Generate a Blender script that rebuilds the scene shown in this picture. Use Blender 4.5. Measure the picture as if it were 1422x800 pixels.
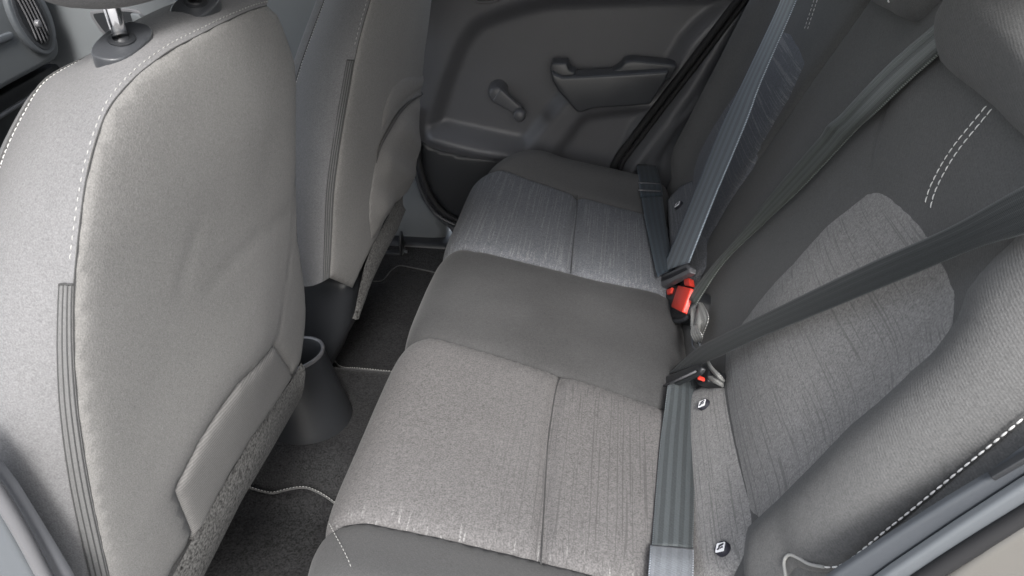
import bpy, bmesh, math, random
import numpy as np
from mathutils import Vector, Matrix, noise as mnoise
from mathutils.geometry import delaunay_2d_cdt

for o in list(bpy.data.objects):
    bpy.data.objects.remove(o)
S = bpy.context.scene
COL = S.collection
random.seed(4)
rng = np.random.default_rng(7)
RAD = math.radians

# ---------------------------------------------------------------- camera
# X = towards the rear of the car, Y = across the cabin away from the open door, Z = up
F, CX, CY, W = 1050.0, 711.0, 400.0, 1422.0
CAM = np.array([-0.177, -1.180, 1.098])
_yd = np.array([162.0, -635.0, F]); _yd /= np.linalg.norm(_yd)
_p = math.atan2(-_yd[1], _yd[2])
_up = np.array([0, -math.cos(_p), -math.sin(_p)])
_xd = np.cross(_yd, _up)
R = np.stack([_xd, _yd, _up], 0)
cam = bpy.data.cameras.new('camera')
camo = bpy.data.objects.new('camera', cam); COL.objects.link(camo)
M = Matrix(((R[0, 0], -R[0, 1], -R[0, 2], CAM[0]),
            (R[1, 0], -R[1, 1], -R[1, 2], CAM[1]),
            (R[2, 0], -R[2, 1], -R[2, 2], CAM[2]),
            (0, 0, 0, 1)))
camo.matrix_world = M
cam.sensor_width = 36.0
cam.lens = 36.0 * F / W
cam.clip_start = 0.05
cam.clip_end = 500
S.camera = camo
cam.dof.use_dof = True
cam.dof.focus_distance = 1.35
cam.dof.aperture_fstop = 24.0

# ---------------------------------------------------------------- light
SUN_EL, SUN_AZ = 46.0, 0.0
world = bpy.data.worlds.new('World'); S.world = world
world.use_nodes = True
wn = world.node_tree.nodes; wl = world.node_tree.links
bg = wn['Background']
sky = wn.new('ShaderNodeTexSky'); sky.sky_type = 'NISHITA'; sky.sun_disc = False
# direction TO the sun: from the open door side, a little from the rear
sd = Vector((0.18, -0.68, 0.68)).normalized()
sky.sun_elevation = math.asin(sd.z)
sky.sun_rotation = math.atan2(sd.x, sd.y)
sky.dust_density = 3.0
sky.air_density = 1.2
hs = wn.new('ShaderNodeHueSaturation'); hs.inputs['Saturation'].default_value = 0.45   # bright overcast: little blue
wl.new(sky.outputs[0], hs.inputs['Color']); wl.new(hs.outputs[0], bg.inputs[0])
bg.inputs[1].default_value = 0.15
sun = bpy.data.lights.new('sun', 'SUN')
suno = bpy.data.objects.new('sun', sun); COL.objects.link(suno)
sun.energy = 1.75
sun.angle = RAD(15)
sun.color = (1.0, 0.985, 0.965)
suno.rotation_euler = (-sd).to_track_quat('-Z', 'Y').to_euler()
suno.location = (1, -3, 4)
S.view_settings.view_transform = 'Standard'
S.view_settings.look = 'None'
S.view_settings.gamma = 1.0
S.view_settings.exposure = 1.8
S.render.resolution_x, S.render.resolution_y = 1024, 576

# ---------------------------------------------------------------- geometry helpers
YH = np.array([0, 1.0, 0])

def ray(px, py):
    return R @ np.array([(px - CX) / F, (py - CY) / F, 1.0])

def hit(px, py, n, O):
    n = np.asarray(n, float); r = ray(px, py)
    return CAM + r * ((np.asarray(O) - CAM) @ n / (n @ r))

def onY(px, py, y):
    return hit(px, py, (0, 1, 0), (0, y, 0))

def onX(px, py, x):
    return hit(px, py, (1, 0, 0), (x, 0, 0))

def onZ(px, py, z):
    return hit(px, py, (0, 0, 1), (0, 0, z))

def cr(pts, n=8, closed=False):
    """Catmull-Rom through the points"""
    P = [np.asarray(p, float) for p in pts]
    out = []
    N = len(P)
    rngk = range(N) if closed else range(N - 1)
    for i in rngk:
        if closed:
            a, b, c, d = P[(i - 1) % N], P[i], P[(i + 1) % N], P[(i + 2) % N]
        else:
            a = P[i - 1] if i > 0 else 2 * P[0] - P[1]
            b, c = P[i], P[i + 1]
            d = P[i + 2] if i + 2 < N else 2 * P[-1] - P[-2]
        for k in range(n):
            t = k / n
            out.append(0.5 * ((2 * b) + (c - a) * t + (2 * a - 5 * b + 4 * c - d) * t * t + (3 * b - a - 3 * c + d) * t ** 3))
    if not closed:
        out.append(P[-1])
    return np.array(out)

def resample(P, step, closed=False):
    P = np.asarray(P, float)
    if closed:
        P = np.vstack([P, P[:1]])
    d = np.r_[0, np.cumsum(np.linalg.norm(np.diff(P, axis=0), axis=1))]
    n = max(2, int(round(d[-1] / step)) + 1)
    t = np.linspace(0, d[-1], n)
    Q = np.stack([np.interp(t, d, P[:, k]) for k in range(P.shape[1])], 1)
    return Q[:-1] if closed else Q

def resample_n(P, n):
    P = np.asarray(P, float)
    d = np.r_[0, np.cumsum(np.linalg.norm(np.diff(P, axis=0), axis=1))]
    t = np.linspace(0, d[-1], n)
    return np.stack([np.interp(t, d, P[:, k]) for k in range(P.shape[1])], 1)

def dist_poly(Q, P, closed=False):
    """distance of each of Q to polyline P (2D)"""
    P = np.asarray(P, float)
    if closed:
        P = np.vstack([P, P[:1]])
    best = np.full(len(Q), 1e9)
    for a, b in zip(P[:-1], P[1:]):
        ab = b - a; L = ab @ ab + 1e-12
        t = np.clip(((Q - a) @ ab) / L, 0, 1)
        d = np.linalg.norm(Q - (a + t[:, None] * ab), axis=1)
        best = np.minimum(best, d)
    return best

def inside(Q, P):
    P = np.asarray(P, float)
    x, y = Q[:, 0], Q[:, 1]
    r = np.zeros(len(Q), bool)
    j = len(P) - 1
    for i in range(len(P)):
        xi, yi, xj, yj = P[i, 0], P[i, 1], P[j, 0], P[j, 1]
        c = ((yi > y) != (yj > y)) & (x < (xj - xi) * (y - yi) / (yj - yi + 1e-15) + xi)
        r ^= c
        j = i
    return r

def sstep(x, a, b):
    t = np.clip((x - a) / (b - a), 0, 1)
    return t * t * (3 - 2 * t)

def gn(P, sc, amp):
    return np.array([mnoise.noise(Vector(p) * sc) for p in P]) * amp

def link(name, me, mat, parent=None, smooth=True):
    o = bpy.data.objects.new(name, me); COL.objects.link(o)
    if mat is not None:
        me.materials.append(mat)
    if smooth:
        for f in me.polygons:
            f.use_smooth = True
    if parent is not None:
        base = parent
        loc = Vector((0, 0, 0))
        while base is not None:
            loc += base.location; base = base.parent
        o.parent = parent
        for v in me.vertices:
            v.co -= loc
    return o

def mesh(name, verts, faces, mat, parent=None, smooth=True, uvs=None):
    me = bpy.data.meshes.new(name)
    me.from_pydata([tuple(map(float, v)) for v in verts], [], [tuple(int(i) for i in f) for f in faces])
    if uvs is not None:
        l = me.uv_layers.new(name='UVMap')
        for lp in me.loops:
            l.data[lp.index].uv = uvs[lp.vertex_index]
    me.update()
    return link(name, me, mat, parent, smooth)

def thing(name, label, cat, loc, group=None):
    o = bpy.data.objects.new(name, None); COL.objects.link(o)
    o.empty_display_size = 0.05
    o.location = tuple(map(float, loc)); o['label'] = label; o['category'] = cat
    if group:
        o['group'] = group
    return o

def join(objs):
    """merge several meshes (same parent) into the first, keeping their materials"""
    o0 = objs[0]; bm = bmesh.new(); mats = []
    for o in objs:
        m_ = o.data.materials[0]
        if m_ not in mats:
            mats.append(m_)
        n0 = len(bm.faces)
        bm.from_mesh(o.data); bm.faces.ensure_lookup_table()
        for f in bm.faces[n0:]:
            f.material_index = mats.index(m_)
    bm.to_mesh(o0.data); bm.free()
    for m_ in mats[1:]:
        o0.data.materials.append(m_)
    for o in objs[1:]:
        bpy.data.objects.remove(o)

class Surf:
    """a curved surface pos(a, b); a, b in metres"""
    def __init__(self, fn, guess):
        self.fn = fn; self.guess = guess
    def pos(self, A, B):
        return self.fn(np.asarray(A, float), np.asarray(B, float))
    def nrm(self, A, B, e=2e-3):
        A = np.asarray(A, float); B = np.asarray(B, float)
        da = self.fn(A + e, B) - self.fn(A - e, B)
        db = self.fn(A, B + e) - self.fn(A, B - e)
        n = np.cross(da, db)
        n /= np.linalg.norm(n, axis=1)[:, None] + 1e-12
        # face the camera side
        c = CAM - self.fn(A, B)
        s = np.sign((n * c).sum(1)); s[s == 0] = 1
        if self.flip is None:
            self.flip = 1 if s.sum() >= 0 else -1
        return n * self.flip
    flip = None
    def pix(self, px, py, g=None):
        a, b = g if g is not None else self.guess(px, py)
        for _ in range(12):
            def pr(a, b):
                v = R.T @ (self.fn(np.array([a]), np.array([b]))[0] - CAM)
                return np.array([CX + F * v[0] / v[2], CY + F * v[1] / v[2]])
            p0 = pr(a, b); e = 1e-4
            J = np.stack([(pr(a + e, b) - p0) / e, (pr(a, b + e) - p0) / e], 1)
            try:
                d = np.linalg.solve(J, np.array([px, py]) - p0)
            except Exception:
                break
            L = np.linalg.norm(d)
            if L > 0.05:
                d *= 0.05 / L
            a, b = a + d[0], b + d[1]
        return np.array([a, b])
    def path(self, pts, h=0.0):
        if h:
            return Surf(lambda A, B: self.pos(A, B) + self.nrm(A, B) * h, self.guess).path(pts)
        return np.array([self.pix(*p) for p in pts])
    def p3(self, ab, h=0.0):
        ab = np.asarray(ab, float)
        return self.pos(ab[:, 0], ab[:, 1]) + self.nrm(ab[:, 0], ab[:, 1]) * (np.asarray(h)[:, None] if np.ndim(h) else h)

def plane_surf(O, u, n, f=None):
    """a = Y, b = along u; offset f(y, s) along n"""
    O = np.asarray(O, float); u = np.asarray(u, float); n = np.asarray(n, float)
    def fn(A, B):
        h = f(A, B) if f is not None else np.zeros_like(A)
        return O[None] + A[:, None] * YH + B[:, None] * u + h[:, None] * n
    def guess(px, py):
        P = hit(px, py, n, O) - O
        return P @ YH, P @ u
    return Surf(fn, guess)

def patch(name, surf, outline, mat, parent, res=0.012, puff=0.006, r=0.012, base=0.002, sink=0.003,
          creases=(), extra=None, skirt=0.012, wob=0.0008, closed_smooth=False):
    """a panel of cloth on a surface: outline is a closed polygon in (a, b)"""
    out = np.asarray(outline, float)
    if closed_smooth:
        out = cr(out, 6, True)
    bd = resample(out, res * 0.6, True)
    lo, hi = bd.min(0), bd.max(0)
    gx, gy = np.meshgrid(np.arange(lo[0], hi[0], res), np.arange(lo[1], hi[1], res * 0.87))
    gx = gx + (np.arange(gx.shape[0]) % 2)[:, None] * res * 0.5
    Q = np.stack([gx.ravel(), gy.ravel()], 1)
    Q = Q[inside(Q, bd)]
    Q = Q[dist_poly(Q, bd, True) > res * 0.4]
    # extra rows near the border so that the roll-off is smooth
    allp = np.vstack([bd, Q])
    nb = len(bd)
    edges = [(i, (i + 1) % nb) for i in range(nb)]
    vs, es, fs, ov, oe, of = delaunay_2d_cdt([Vector(p) for p in allp], edges, [list(range(nb))], 1, 1e-6)
    V = np.array([tuple(v) for v in vs])
    d = dist_poly(V, bd, True)
    h = base + puff * (1 - np.exp(-d / r)) - sink * np.exp(-d / (res * 0.5))
    for pl, depth, wid in creases:
        dd = dist_poly(V, pl)
        h = h - depth * np.exp(-(dd / wid) ** 2)
    if extra is not None:
        h = h + extra(V[:, 0], V[:, 1], d)
    P0 = surf.pos(V[:, 0], V[:, 1])
    if wob:
        h = h + gn(P0, 9.0, wob) * np.clip(d / 0.02, 0, 1) + gn(P0, 70.0, .0012) * np.exp(-d / .014) + gn(P0, 38.0, wob * .25)
    N = surf.nrm(V[:, 0], V[:, 1])
    P = P0 + N * h[:, None]
    faces = []
    # orient with the normal
    for f in fs:
        a, b, c = P[f[0]], P[f[1]], P[f[2]]
        if np.cross(b - a, c - a) @ N[f[0]] < 0:
            f = f[::-1]
        faces.append(tuple(f))
    P = list(P)
    if skirt:
        # lip going down behind the border
        cnt = {}
        for f in faces:
            for i in range(len(f)):
                e = (f[i], f[(i + 1) % len(f)])
                cnt[e] = 1
        bde = [e for e in cnt if (e[1], e[0]) not in cnt]
        m = {}
        for e in bde:
            for v in e:
                if v not in m:
                    m[v] = len(P)
                    P.append(P[v] - N[v] * skirt)
        for a, b in bde:
            faces.append((b, a, m[a], m[b]))
    return mesh(name, P, faces, mat, parent)

def grid_mesh(name, G, mat, parent=None, closed=False, uvs=True):
    G = np.asarray(G); n, m = G.shape[:2]
    V = G.reshape(-1, 3)
    fs = []
    for i in range(n - 1):
        for j in range(m - 1 if not closed else m):
            j2 = (j + 1) % m
            fs.append((i * m + j, i * m + j2, (i + 1) * m + j2, (i + 1) * m + j))
    uv = None
    if uvs:
        L = np.r_[0, np.cumsum(np.linalg.norm(np.diff(G[:, 0], axis=0), axis=1))]
        uv = [(j / (m - 1), L[i]) for i in range(n) for j in range(m)]
    return mesh(name, V, fs, mat, parent, True, uv)

def tube(name, pts, r, mat, parent=None, k=8, caps=True):
    P = np.asarray(pts, float); n = len(P)
    rr = np.full(n, r) if np.ndim(r) == 0 else np.asarray(r)
    T = np.gradient(P, axis=0); T /= np.linalg.norm(T, axis=1)[:, None] + 1e-12
    up = np.array([0, 0, 1.0])
    if abs(T[0] @ up) > 0.9:
        up = np.array([1.0, 0, 0])
    V, fs = [], []
    for i in range(n):
        s = np.cross(T[i], up); s /= np.linalg.norm(s) + 1e-12
        t = np.cross(s, T[i])
        up = t
        for q in range(k):
            a = 2 * math.pi * q / k
            V.append(P[i] + rr[i] * (math.cos(a) * s + math.sin(a) * t))
    for i in range(n - 1):
        for q in range(k):
            q2 = (q + 1) % k
            fs.append((i * k + q, i * k + q2, (i + 1) * k + q2, (i + 1) * k + q))
    if caps:
        fs.append(tuple(range(k))[::-1]); fs.append(tuple((n - 1) * k + q for q in range(k)))
    return mesh(name, V, fs, mat, parent)

def stitches(name, P, N, mat, parent, L=0.0055, gap=0.003, r=0.0009, lift=0.0006):
    """a row of thread stitches following P (3D) on normals N"""
    P = np.asarray(P, float); N = np.asarray(N, float)
    d = np.r_[0, np.cumsum(np.linalg.norm(np.diff(P, axis=0), axis=1))]
    V, fs = [], []
    t = 0.0
    def at(t):
        return (np.array([np.interp(t, d, P[:, k]) for k in range(3)]), np.array([np.interp(t, d, N[:, k]) for k in range(3)]))
    while t + L < d[-1]:
        a, na = at(t); b, nb = at(t + L)
        ax = (b - a) / (np.linalg.norm(b - a) + 1e-12)
        n = na / (np.linalg.norm(na) + 1e-12)
        s = np.cross(ax, n)
        a = a + ax * random.uniform(-.0003, .0003)
        i0 = len(V)
        for f_, rad, up_ in ((0, .35, -.6), (.18, .95, .1), (.5, 1.1, .35), (.82, .95, .1), (1, .35, -.6)):
            c = a + (b - a) * f_ + n * (lift + up_ * r)
            for q in range(6):
                an = math.pi * 2 * q / 6
                V.append(c + rad * r * (math.cos(an) * s + math.sin(an) * n))
        for k in range(4):
            for q in range(6):
                q2 = (q + 1) % 6
                fs.append((i0 + k * 6 + q, i0 + k * 6 + q2, i0 + k * 6 + 6 + q2, i0 + k * 6 + 6 + q))
        t += L + gap
    return mesh(name, V, fs, mat, parent)

def stitch_on(name, surf, ab, mat, parent, h=0.004, **kw):
    ab = resample(np.asarray(ab), 0.004)
    return stitches(name, surf.p3(ab, h), surf.nrm(ab[:, 0], ab[:, 1]), mat, parent, **kw)

def prism(name, outline, nvec, depth, mat, parent=None, bev=0.003, seg=3):
    """flat outline (3D, coplanar) given thickness behind it (against nvec), edges rounded"""
    bm = bmesh.new()
    n = Vector(nvec).normalized()
    vs = [bm.verts.new(Vector(p)) for p in outline]
    f = bm.faces.new(vs)
    f.normal_update()
    if f.normal.dot(n) < 0:
        f.normal_flip()
    ext = bmesh.ops.extrude_face_region(bm, geom=[f])
    nv = [g for g in ext['geom'] if isinstance(g, bmesh.types.BMVert)]
    # move the extruded copy forward = front; original stays as the back
    for v in vs:
        pass
    bmesh.ops.translate(bm, vec=n * 0, verts=nv)
    for v in vs:
        v.co -= n * depth
    bmesh.ops.recalc_face_normals(bm, faces=bm.faces)
    if bev > 0:
        front = [e for e in bm.edges if all(v in nv for v in e.verts)]
        sides = [e for e in bm.edges if (e.verts[0] in nv) != (e.verts[1] in nv) and e.calc_face_angle(0) > 0.5]
        bmesh.ops.bevel(bm, geom=front + sides, offset=bev, segments=seg, affect='EDGES', profile=0.5, clamp_overlap=True)
    me = bpy.data.meshes.new(name); bm.to_mesh(me); bm.free()
    o = link(name, me, mat, parent, False)
    for p in me.polygons:
        p.use_smooth = True
    try:
        me.set_sharp_from_angle(angle=RAD(50))
    except Exception:
        pass
    return o

def box(name, lo, hi, mat, parent=None, bev=0.01):
    (x0, y0, z0), (x1, y1, z1) = lo, hi
    bm = bmesh.new()
    bmesh.ops.create_cube(bm, size=1)
    for v in bm.verts:
        v.co = Vector(((x0 + x1) / 2 + v.co.x * (x1 - x0), (y0 + y1) / 2 + v.co.y * (y1 - y0), (z0 + z1) / 2 + v.co.z * (z1 - z0)))
    if bev:
        bmesh.ops.bevel(bm, geom=bm.edges[:], offset=bev, segments=3, affect='EDGES', profile=0.5)
    me = bpy.data.meshes.new(name); bm.to_mesh(me); bm.free()
    o = link(name, me, mat, parent, True)
    try:
        me.set_sharp_from_angle(angle=RAD(60))
    except Exception:
        pass
    return o

def lathe(name, prof, O, ax, mat, parent=None, k=32):
    """prof = [(radius, height along ax)]"""
    ax = Vector(ax).normalized()
    s = ax.orthogonal().normalized(); t = ax.cross(s)
    V, fs = [], []
    for r, h in prof:
        for q in range(k):
            a = 2 * math.pi * q / k
            V.append(Vector(O) + ax * h + (s * math.cos(a) + t * math.sin(a)) * r)
    for i in range(len(prof) - 1):
        for q in range(k):
            q2 = (q + 1) % k
            fs.append((i * k + q, i * k + q2, (i + 1) * k + q2, (i + 1) * k + q))
    o = mesh(name, V, fs, mat, parent)
    try:
        o.data.set_sharp_from_angle(angle=RAD(45))
    except Exception:
        pass
    return o

def ribbon(name, A, B, mat, parent=None, thick=0.0014, m=13, n=60, curl=0.0, bow=None):
    """webbing between two edge curves A and B (3D lists of matching points)"""
    A = resample_n(cr(A, 10), n); B = resample_n(cr(B, 10), n)
    G = np.zeros((n, m, 3))
    for j in range(m):
        t = j / (m - 1)
        G[:, j] = A * (1 - t) + B * t
    T = np.gradient(G[:, m // 2], axis=0)
    Nn = np.cross(T, B - A); Nn /= np.linalg.norm(Nn, axis=1)[:, None] + 1e-12
    view = CAM - G[:, m // 2]
    Nn *= np.sign((Nn * view).sum(1))[:, None]
    for j in range(m):
        t = j / (m - 1)
        G[:, j] += Nn * (curl * 4 * t * (1 - t))
        if bow is not None:
            G[:, j] += Nn * np.array([bow(i / (n - 1), t) for i in range(n)])[:, None]
    o = grid_mesh(name, G, mat, parent)
    md = o.modifiers.new('thickness', 'SOLIDIFY'); md.thickness = thick; md.offset = 0
    return o

# ---------------------------------------------------------------- materials
def newmat(name):
    m = bpy.data.materials.new(name); m.use_nodes = True
    nt = m.node_tree
    return m, nt, nt.nodes, nt.links, nt.nodes['Principled BSDF']

def N(nodes, t, **kw):
    n = nodes.new(t)
    for k, v in kw.items():
        setattr(n, k, v)
    return n

def math_node(nd, lk, op, a, b=None, clamp=False):
    m = nd.new('ShaderNodeMath'); m.operation = op; m.use_clamp = clamp
    for i, x in enumerate((a, b)):
        if x is None:
            continue
        if isinstance(x, (int, float)):
            m.inputs[i].default_value = x
        else:
            lk.new(x, m.inputs[i])
    return m.outputs[0]

def noise_node(nd, lk, vec, scale, detail=2.0, rough=0.5):
    n = nd.new('ShaderNodeTexNoise'); n.inputs['Scale'].default_value = scale
    n.inputs['Detail'].default_value = detail; n.inputs['Roughness'].default_value = rough
    lk.new(vec, n.inputs['Vector'])
    return n.outputs['Fac']

def vscale(nd, lk, vec, sc, rot=None):
    m = nd.new('ShaderNodeMapping')
    m.inputs['Scale'].default_value = sc
    if rot:
        m.inputs['Rotation'].default_value = rot
    lk.new(vec, m.inputs['Vector'])
    return m.outputs[0]

def ramp(nd, lk, fac, a, b):
    m = nd.new('ShaderNodeMapRange'); m.clamp = True
    m.inputs[1].default_value = a; m.inputs[2].default_value = b
    lk.new(fac, m.inputs[0])
    return m.outputs[0]

def mixc(nd, lk, fac, c1, c2):
    m = nd.new('ShaderNodeMix'); m.data_type = 'RGBA'
    if isinstance(fac, (int, float)):
        m.inputs['Factor'].default_value = fac
    else:
        lk.new(fac, m.inputs['Factor'])
    for i, c in ((6, c1), (7, c2)):
        if isinstance(c, tuple):
            m.inputs[i].default_value = (*c, 1) if len(c) == 3 else c
        else:
            lk.new(c, m.inputs[i])
    return m.outputs[2]

def fabric(name, col, speck=0.35, sscale=520, big=0.12, rib=None, ribamp=0.25, sheen=0.25, bump=0.35,
           light=None, dark=None, rough=0.95, up=False):
    """woven cloth. rib = (mapping rotation, threads per metre); light / dark = (rows per m, threshold, amount, axis, from, to)"""
    m, nt, nd, lk, bs = newmat(name)
    tc = nd.new('ShaderNodeTexCoord'); v = tc.outputs['Object']
    n1 = noise_node(nd, lk, v, sscale, 1.0)
    n2 = noise_node(nd, lk, v, sscale * 0.37, 2.0)
    n3 = noise_node(nd, lk, v, 7.0, 3.0)
    k = math_node(nd, lk, 'ADD', math_node(nd, lk, 'MULTIPLY', math_node(nd, lk, 'SUBTRACT', n1, 0.5), speck * 2.4),
                  math_node(nd, lk, 'MULTIPLY', math_node(nd, lk, 'SUBTRACT', n2, 0.5), speck * 0.9))
    k = math_node(nd, lk, 'ADD', k, math_node(nd, lk, 'MULTIPLY', math_node(nd, lk, 'SUBTRACT', n3, 0.5), big * 2))
    hgt = n1
    if rib is not None:
        w = nd.new('ShaderNodeTexWave'); w.wave_type = 'BANDS'; w.bands_direction = 'X'
        w.inputs['Scale'].default_value = rib[1] * 0.314
        w.inputs['Distortion'].default_value = 0.8
        w.inputs['Detail'].default_value = 1.0
        w.inputs['Detail Scale'].default_value = 3.0
        lk.new(vscale(nd, lk, v, (1, 1, 1), rib[0]), w.inputs['Vector'])
        k = math_node(nd, lk, 'ADD', k, math_node(nd, lk, 'MULTIPLY', math_node(nd, lk, 'SUBTRACT', w.outputs['Fac'], 0.5), ribamp))
        hgt = math_node(nd, lk, 'ADD', math_node(nd, lk, 'MULTIPLY', n1, 0.7), math_node(nd, lk, 'MULTIPLY', w.outputs['Fac'], 0.22))
    val = math_node(nd, lk, 'MAXIMUM', math_node(nd, lk, 'ADD', k, 1.0), 0.15)
    cm = nd.new('ShaderNodeVectorMath'); cm.operation = 'SCALE'
    cm.inputs[0].default_value = col
    lk.new(val, cm.inputs['Scale'])
    c = cm.outputs[0]
    sep = nd.new('ShaderNodeSeparateXYZ'); lk.new(v, sep.inputs[0])
    for spec, cc in ((light, (0.50, 0.50, 0.49)), (dark, (0.012, 0.012, 0.013))):
        if spec is None:
            continue
        rows, th, amt, axis, a0, a1 = spec
        s = noise_node(nd, lk, vscale(nd, lk, v, (rows * (.2 if up else 1), 3.5, rows * (1 if up else .45))), 1.0, 0.0)
        brk = noise_node(nd, lk, vscale(nd, lk, v, (rows * (.1 if up else .5), 9.0, rows * (.5 if up else .3))), 1.0, 1.0)
        f = math_node(nd, lk, 'MULTIPLY', ramp(nd, lk, s, th, th + 0.035), ramp(nd, lk, brk, 0.36, 0.5))
        f = math_node(nd, lk, 'MULTIPLY', f, ramp(nd, lk, n1, 0.25, 0.55))
        if axis is not None:
            f = math_node(nd, lk, 'MULTIPLY', f, ramp(nd, lk, sep.outputs[axis], a0, a1))
        f = math_node(nd, lk, 'MULTIPLY', f, amt)
        c = mixc(nd, lk, f, c, cc)
    lk.new(c, bs.inputs['Base Color'])
    bs.inputs['Roughness'].default_value = rough
    bs.inputs['Specular IOR Level'].default_value = 0.06
    bs.inputs['Sheen Weight'].default_value = sheen * 0.22
    bs.inputs['Sheen Roughness'].default_value = 0.45
    b = nd.new('ShaderNodeBump'); b.inputs['Strength'].default_value = bump; b.inputs['Distance'].default_value = 0.0012
    lk.new(hgt, b.inputs['Height']); lk.new(b.outputs[0], bs.inputs['Normal'])
    return m

def plastic(name, col, rough=0.5, grain=700, bump=0.25, spec=0.4, big=0.1):
    m, nt, nd, lk, bs = newmat(name)
    tc = nd.new('ShaderNodeTexCoord'); v = tc.outputs['Object']
    n = noise_node(nd, lk, v, grain, 2.0)
    n3 = noise_node(nd, lk, v, 11.0, 4.0, 0.6)
    k = math_node(nd, lk, 'ADD', 1.0 - big, math_node(nd, lk, 'MULTIPLY', n3, big * 2))
    cm = nd.new('ShaderNodeVectorMath'); cm.operation = 'SCALE'; cm.inputs[0].default_value = col
    lk.new(k, cm.inputs['Scale']); lk.new(cm.outputs[0], bs.inputs['Base Color'])
    rr = math_node(nd, lk, 'ADD', rough - 0.08, math_node(nd, lk, 'MULTIPLY', n3, 0.16))
    lk.new(rr, bs.inputs['Roughness'])
    bs.inputs['Specular IOR Level'].default_value = spec
    b = nd.new('ShaderNodeBump'); b.inputs['Strength'].default_value = bump; b.inputs['Distance'].default_value = 0.0006
    lk.new(n, b.inputs['Height']); lk.new(b.outputs[0], bs.inputs['Normal'])
    return m

def simple(name, col, rough=0.4, metal=0.0, spec=0.5):
    m, nt, nd, lk, bs = newmat(name)
    tc = nd.new('ShaderNodeTexCoord')
    n = noise_node(nd, lk, tc.outputs['Object'], 60.0, 3.0)
    rr = math_node(nd, lk, 'ADD', rough - 0.06, math_node(nd, lk, 'MULTIPLY', n, 0.12))
    lk.new(rr, bs.inputs['Roughness'])
    bs.inputs['Base Color'].default_value = (*col, 1)
    bs.inputs['Metallic'].default_value = metal
    bs.inputs['Specular IOR Level'].default_value = spec
    return m

def webbing(name, col, stripes=0.35, sheen=0.08, rough=0.6):
    m, nt, nd, lk, bs = newmat(name)
    tc = nd.new('ShaderNodeTexCoord'); uv = tc.outputs['UV']
    sep = nd.new('ShaderNodeSeparateXYZ'); lk.new(uv, sep.inputs[0])
    # four raised stripes along the length
    s = math_node(nd, lk, 'SINE', math_node(nd, lk, 'MULTIPLY', sep.outputs[0], 2 * math.pi * 4.0))
    band = ramp(nd, lk, s, -0.25, 0.25)
    # fine weft across
    wv = math_node(nd, lk, 'SINE', math_node(nd, lk, 'ADD', math_node(nd, lk, 'MULTIPLY', sep.outputs[1], 2 * math.pi * 420),
                                             math_node(nd, lk, 'MULTIPLY', sep.outputs[0], 60.0)))
    n1 = noise_node(nd, lk, tc.outputs['Object'], 500, 1.0)
    k = math_node(nd, lk, 'ADD', 1.0 - stripes / 2, math_node(nd, lk, 'MULTIPLY', band, stripes))
    k = math_node(nd, lk, 'ADD', k, math_node(nd, lk, 'MULTIPLY', wv, 0.10))
    k = math_node(nd, lk, 'ADD', k, math_node(nd, lk, 'MULTIPLY', math_node(nd, lk, 'SUBTRACT', n1, 0.5), 0.5))
    # pale selvedge loops along both edges
    eg = math_node(nd, lk, 'ABSOLUTE', math_node(nd, lk, 'SUBTRACT', sep.outputs[0], 0.5))
    dots = ramp(nd, lk, math_node(nd, lk, 'SINE', math_node(nd, lk, 'MULTIPLY', sep.outputs[1], 2 * math.pi * 300)), -0.2, 0.4)
    k = math_node(nd, lk, 'ADD', k, math_node(nd, lk, 'MULTIPLY', math_node(nd, lk, 'MULTIPLY', ramp(nd, lk, eg, 0.470, 0.482), dots), 2.2))
    cm = nd.new('ShaderNodeVectorMath'); cm.operation = 'SCALE'; cm.inputs[0].default_value = col
    lk.new(k, cm.inputs['Scale']); lk.new(cm.outputs[0], bs.inputs['Base Color'])
    bs.inputs['Roughness'].default_value = rough
    bs.inputs['Specular IOR Level'].default_value = 0.25
    bs.inputs['Sheen Weight'].default_value = sheen
    h = math_node(nd, lk, 'ADD', math_node(nd, lk, 'MULTIPLY', wv, 0.3), band)
    b = nd.new('ShaderNodeBump'); b.inputs['Strength'].default_value = 0.4; b.inputs['Distance'].default_value = 0.001
    lk.new(h, b.inputs['Height']); lk.new(b.outputs[0], bs.inputs['Normal'])
    return m

M_seat = fabric('front_seat_cloth', (0.142, 0.139, 0.135), speck=0.30, sscale=700, sheen=0.2, bump=0.35)
M_side = fabric('front_seat_side_cloth', (0.120, 0.119, 0.121), speck=0.30, sscale=700, sheen=0.2, bump=.35)
M_rib = fabric('ribbed_cloth', (0.118, 0.115, 0.112), speck=0.15, rib=((0, -1.35, 0), 270), ribamp=0.35, sheen=0.2)
M_felt = fabric('speckled_felt', (0.062, 0.061, 0.059), speck=1.3, sscale=300, big=0.08, sheen=0.2, bump=0.6)
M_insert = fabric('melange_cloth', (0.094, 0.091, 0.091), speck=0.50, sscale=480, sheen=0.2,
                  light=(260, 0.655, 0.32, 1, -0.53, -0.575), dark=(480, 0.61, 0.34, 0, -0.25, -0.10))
M_insert_far = fabric('striped_melange_cloth', (0.095, 0.099, 0.108), speck=0.50, sscale=480, sheen=0.2,
                      light=(400, 0.575, 0.09, None, 0, 0))
M_insert_lit = fabric('lit_melange_cloth', (0.205, 0.201, 0.198), speck=0.50, sscale=480, sheen=0.2,  # seat pad cloth again, colour lightened in place of light on the backrest
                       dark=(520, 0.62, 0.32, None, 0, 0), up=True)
M_insert_back_far = fabric('far_backrest_melange_cloth', (0.115, 0.120, 0.132), speck=0.45, sscale=480, sheen=0.2,
                           light=(420, 0.60, 0.2, 0, 0.13, 0.19), up=True)
M_twill = fabric('dark_twill_cloth', (0.068, 0.068, 0.068), speck=0.22, sscale=600, rib=((0, 0, 0.9), 520), ribamp=0.22, sheen=0.22)
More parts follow.
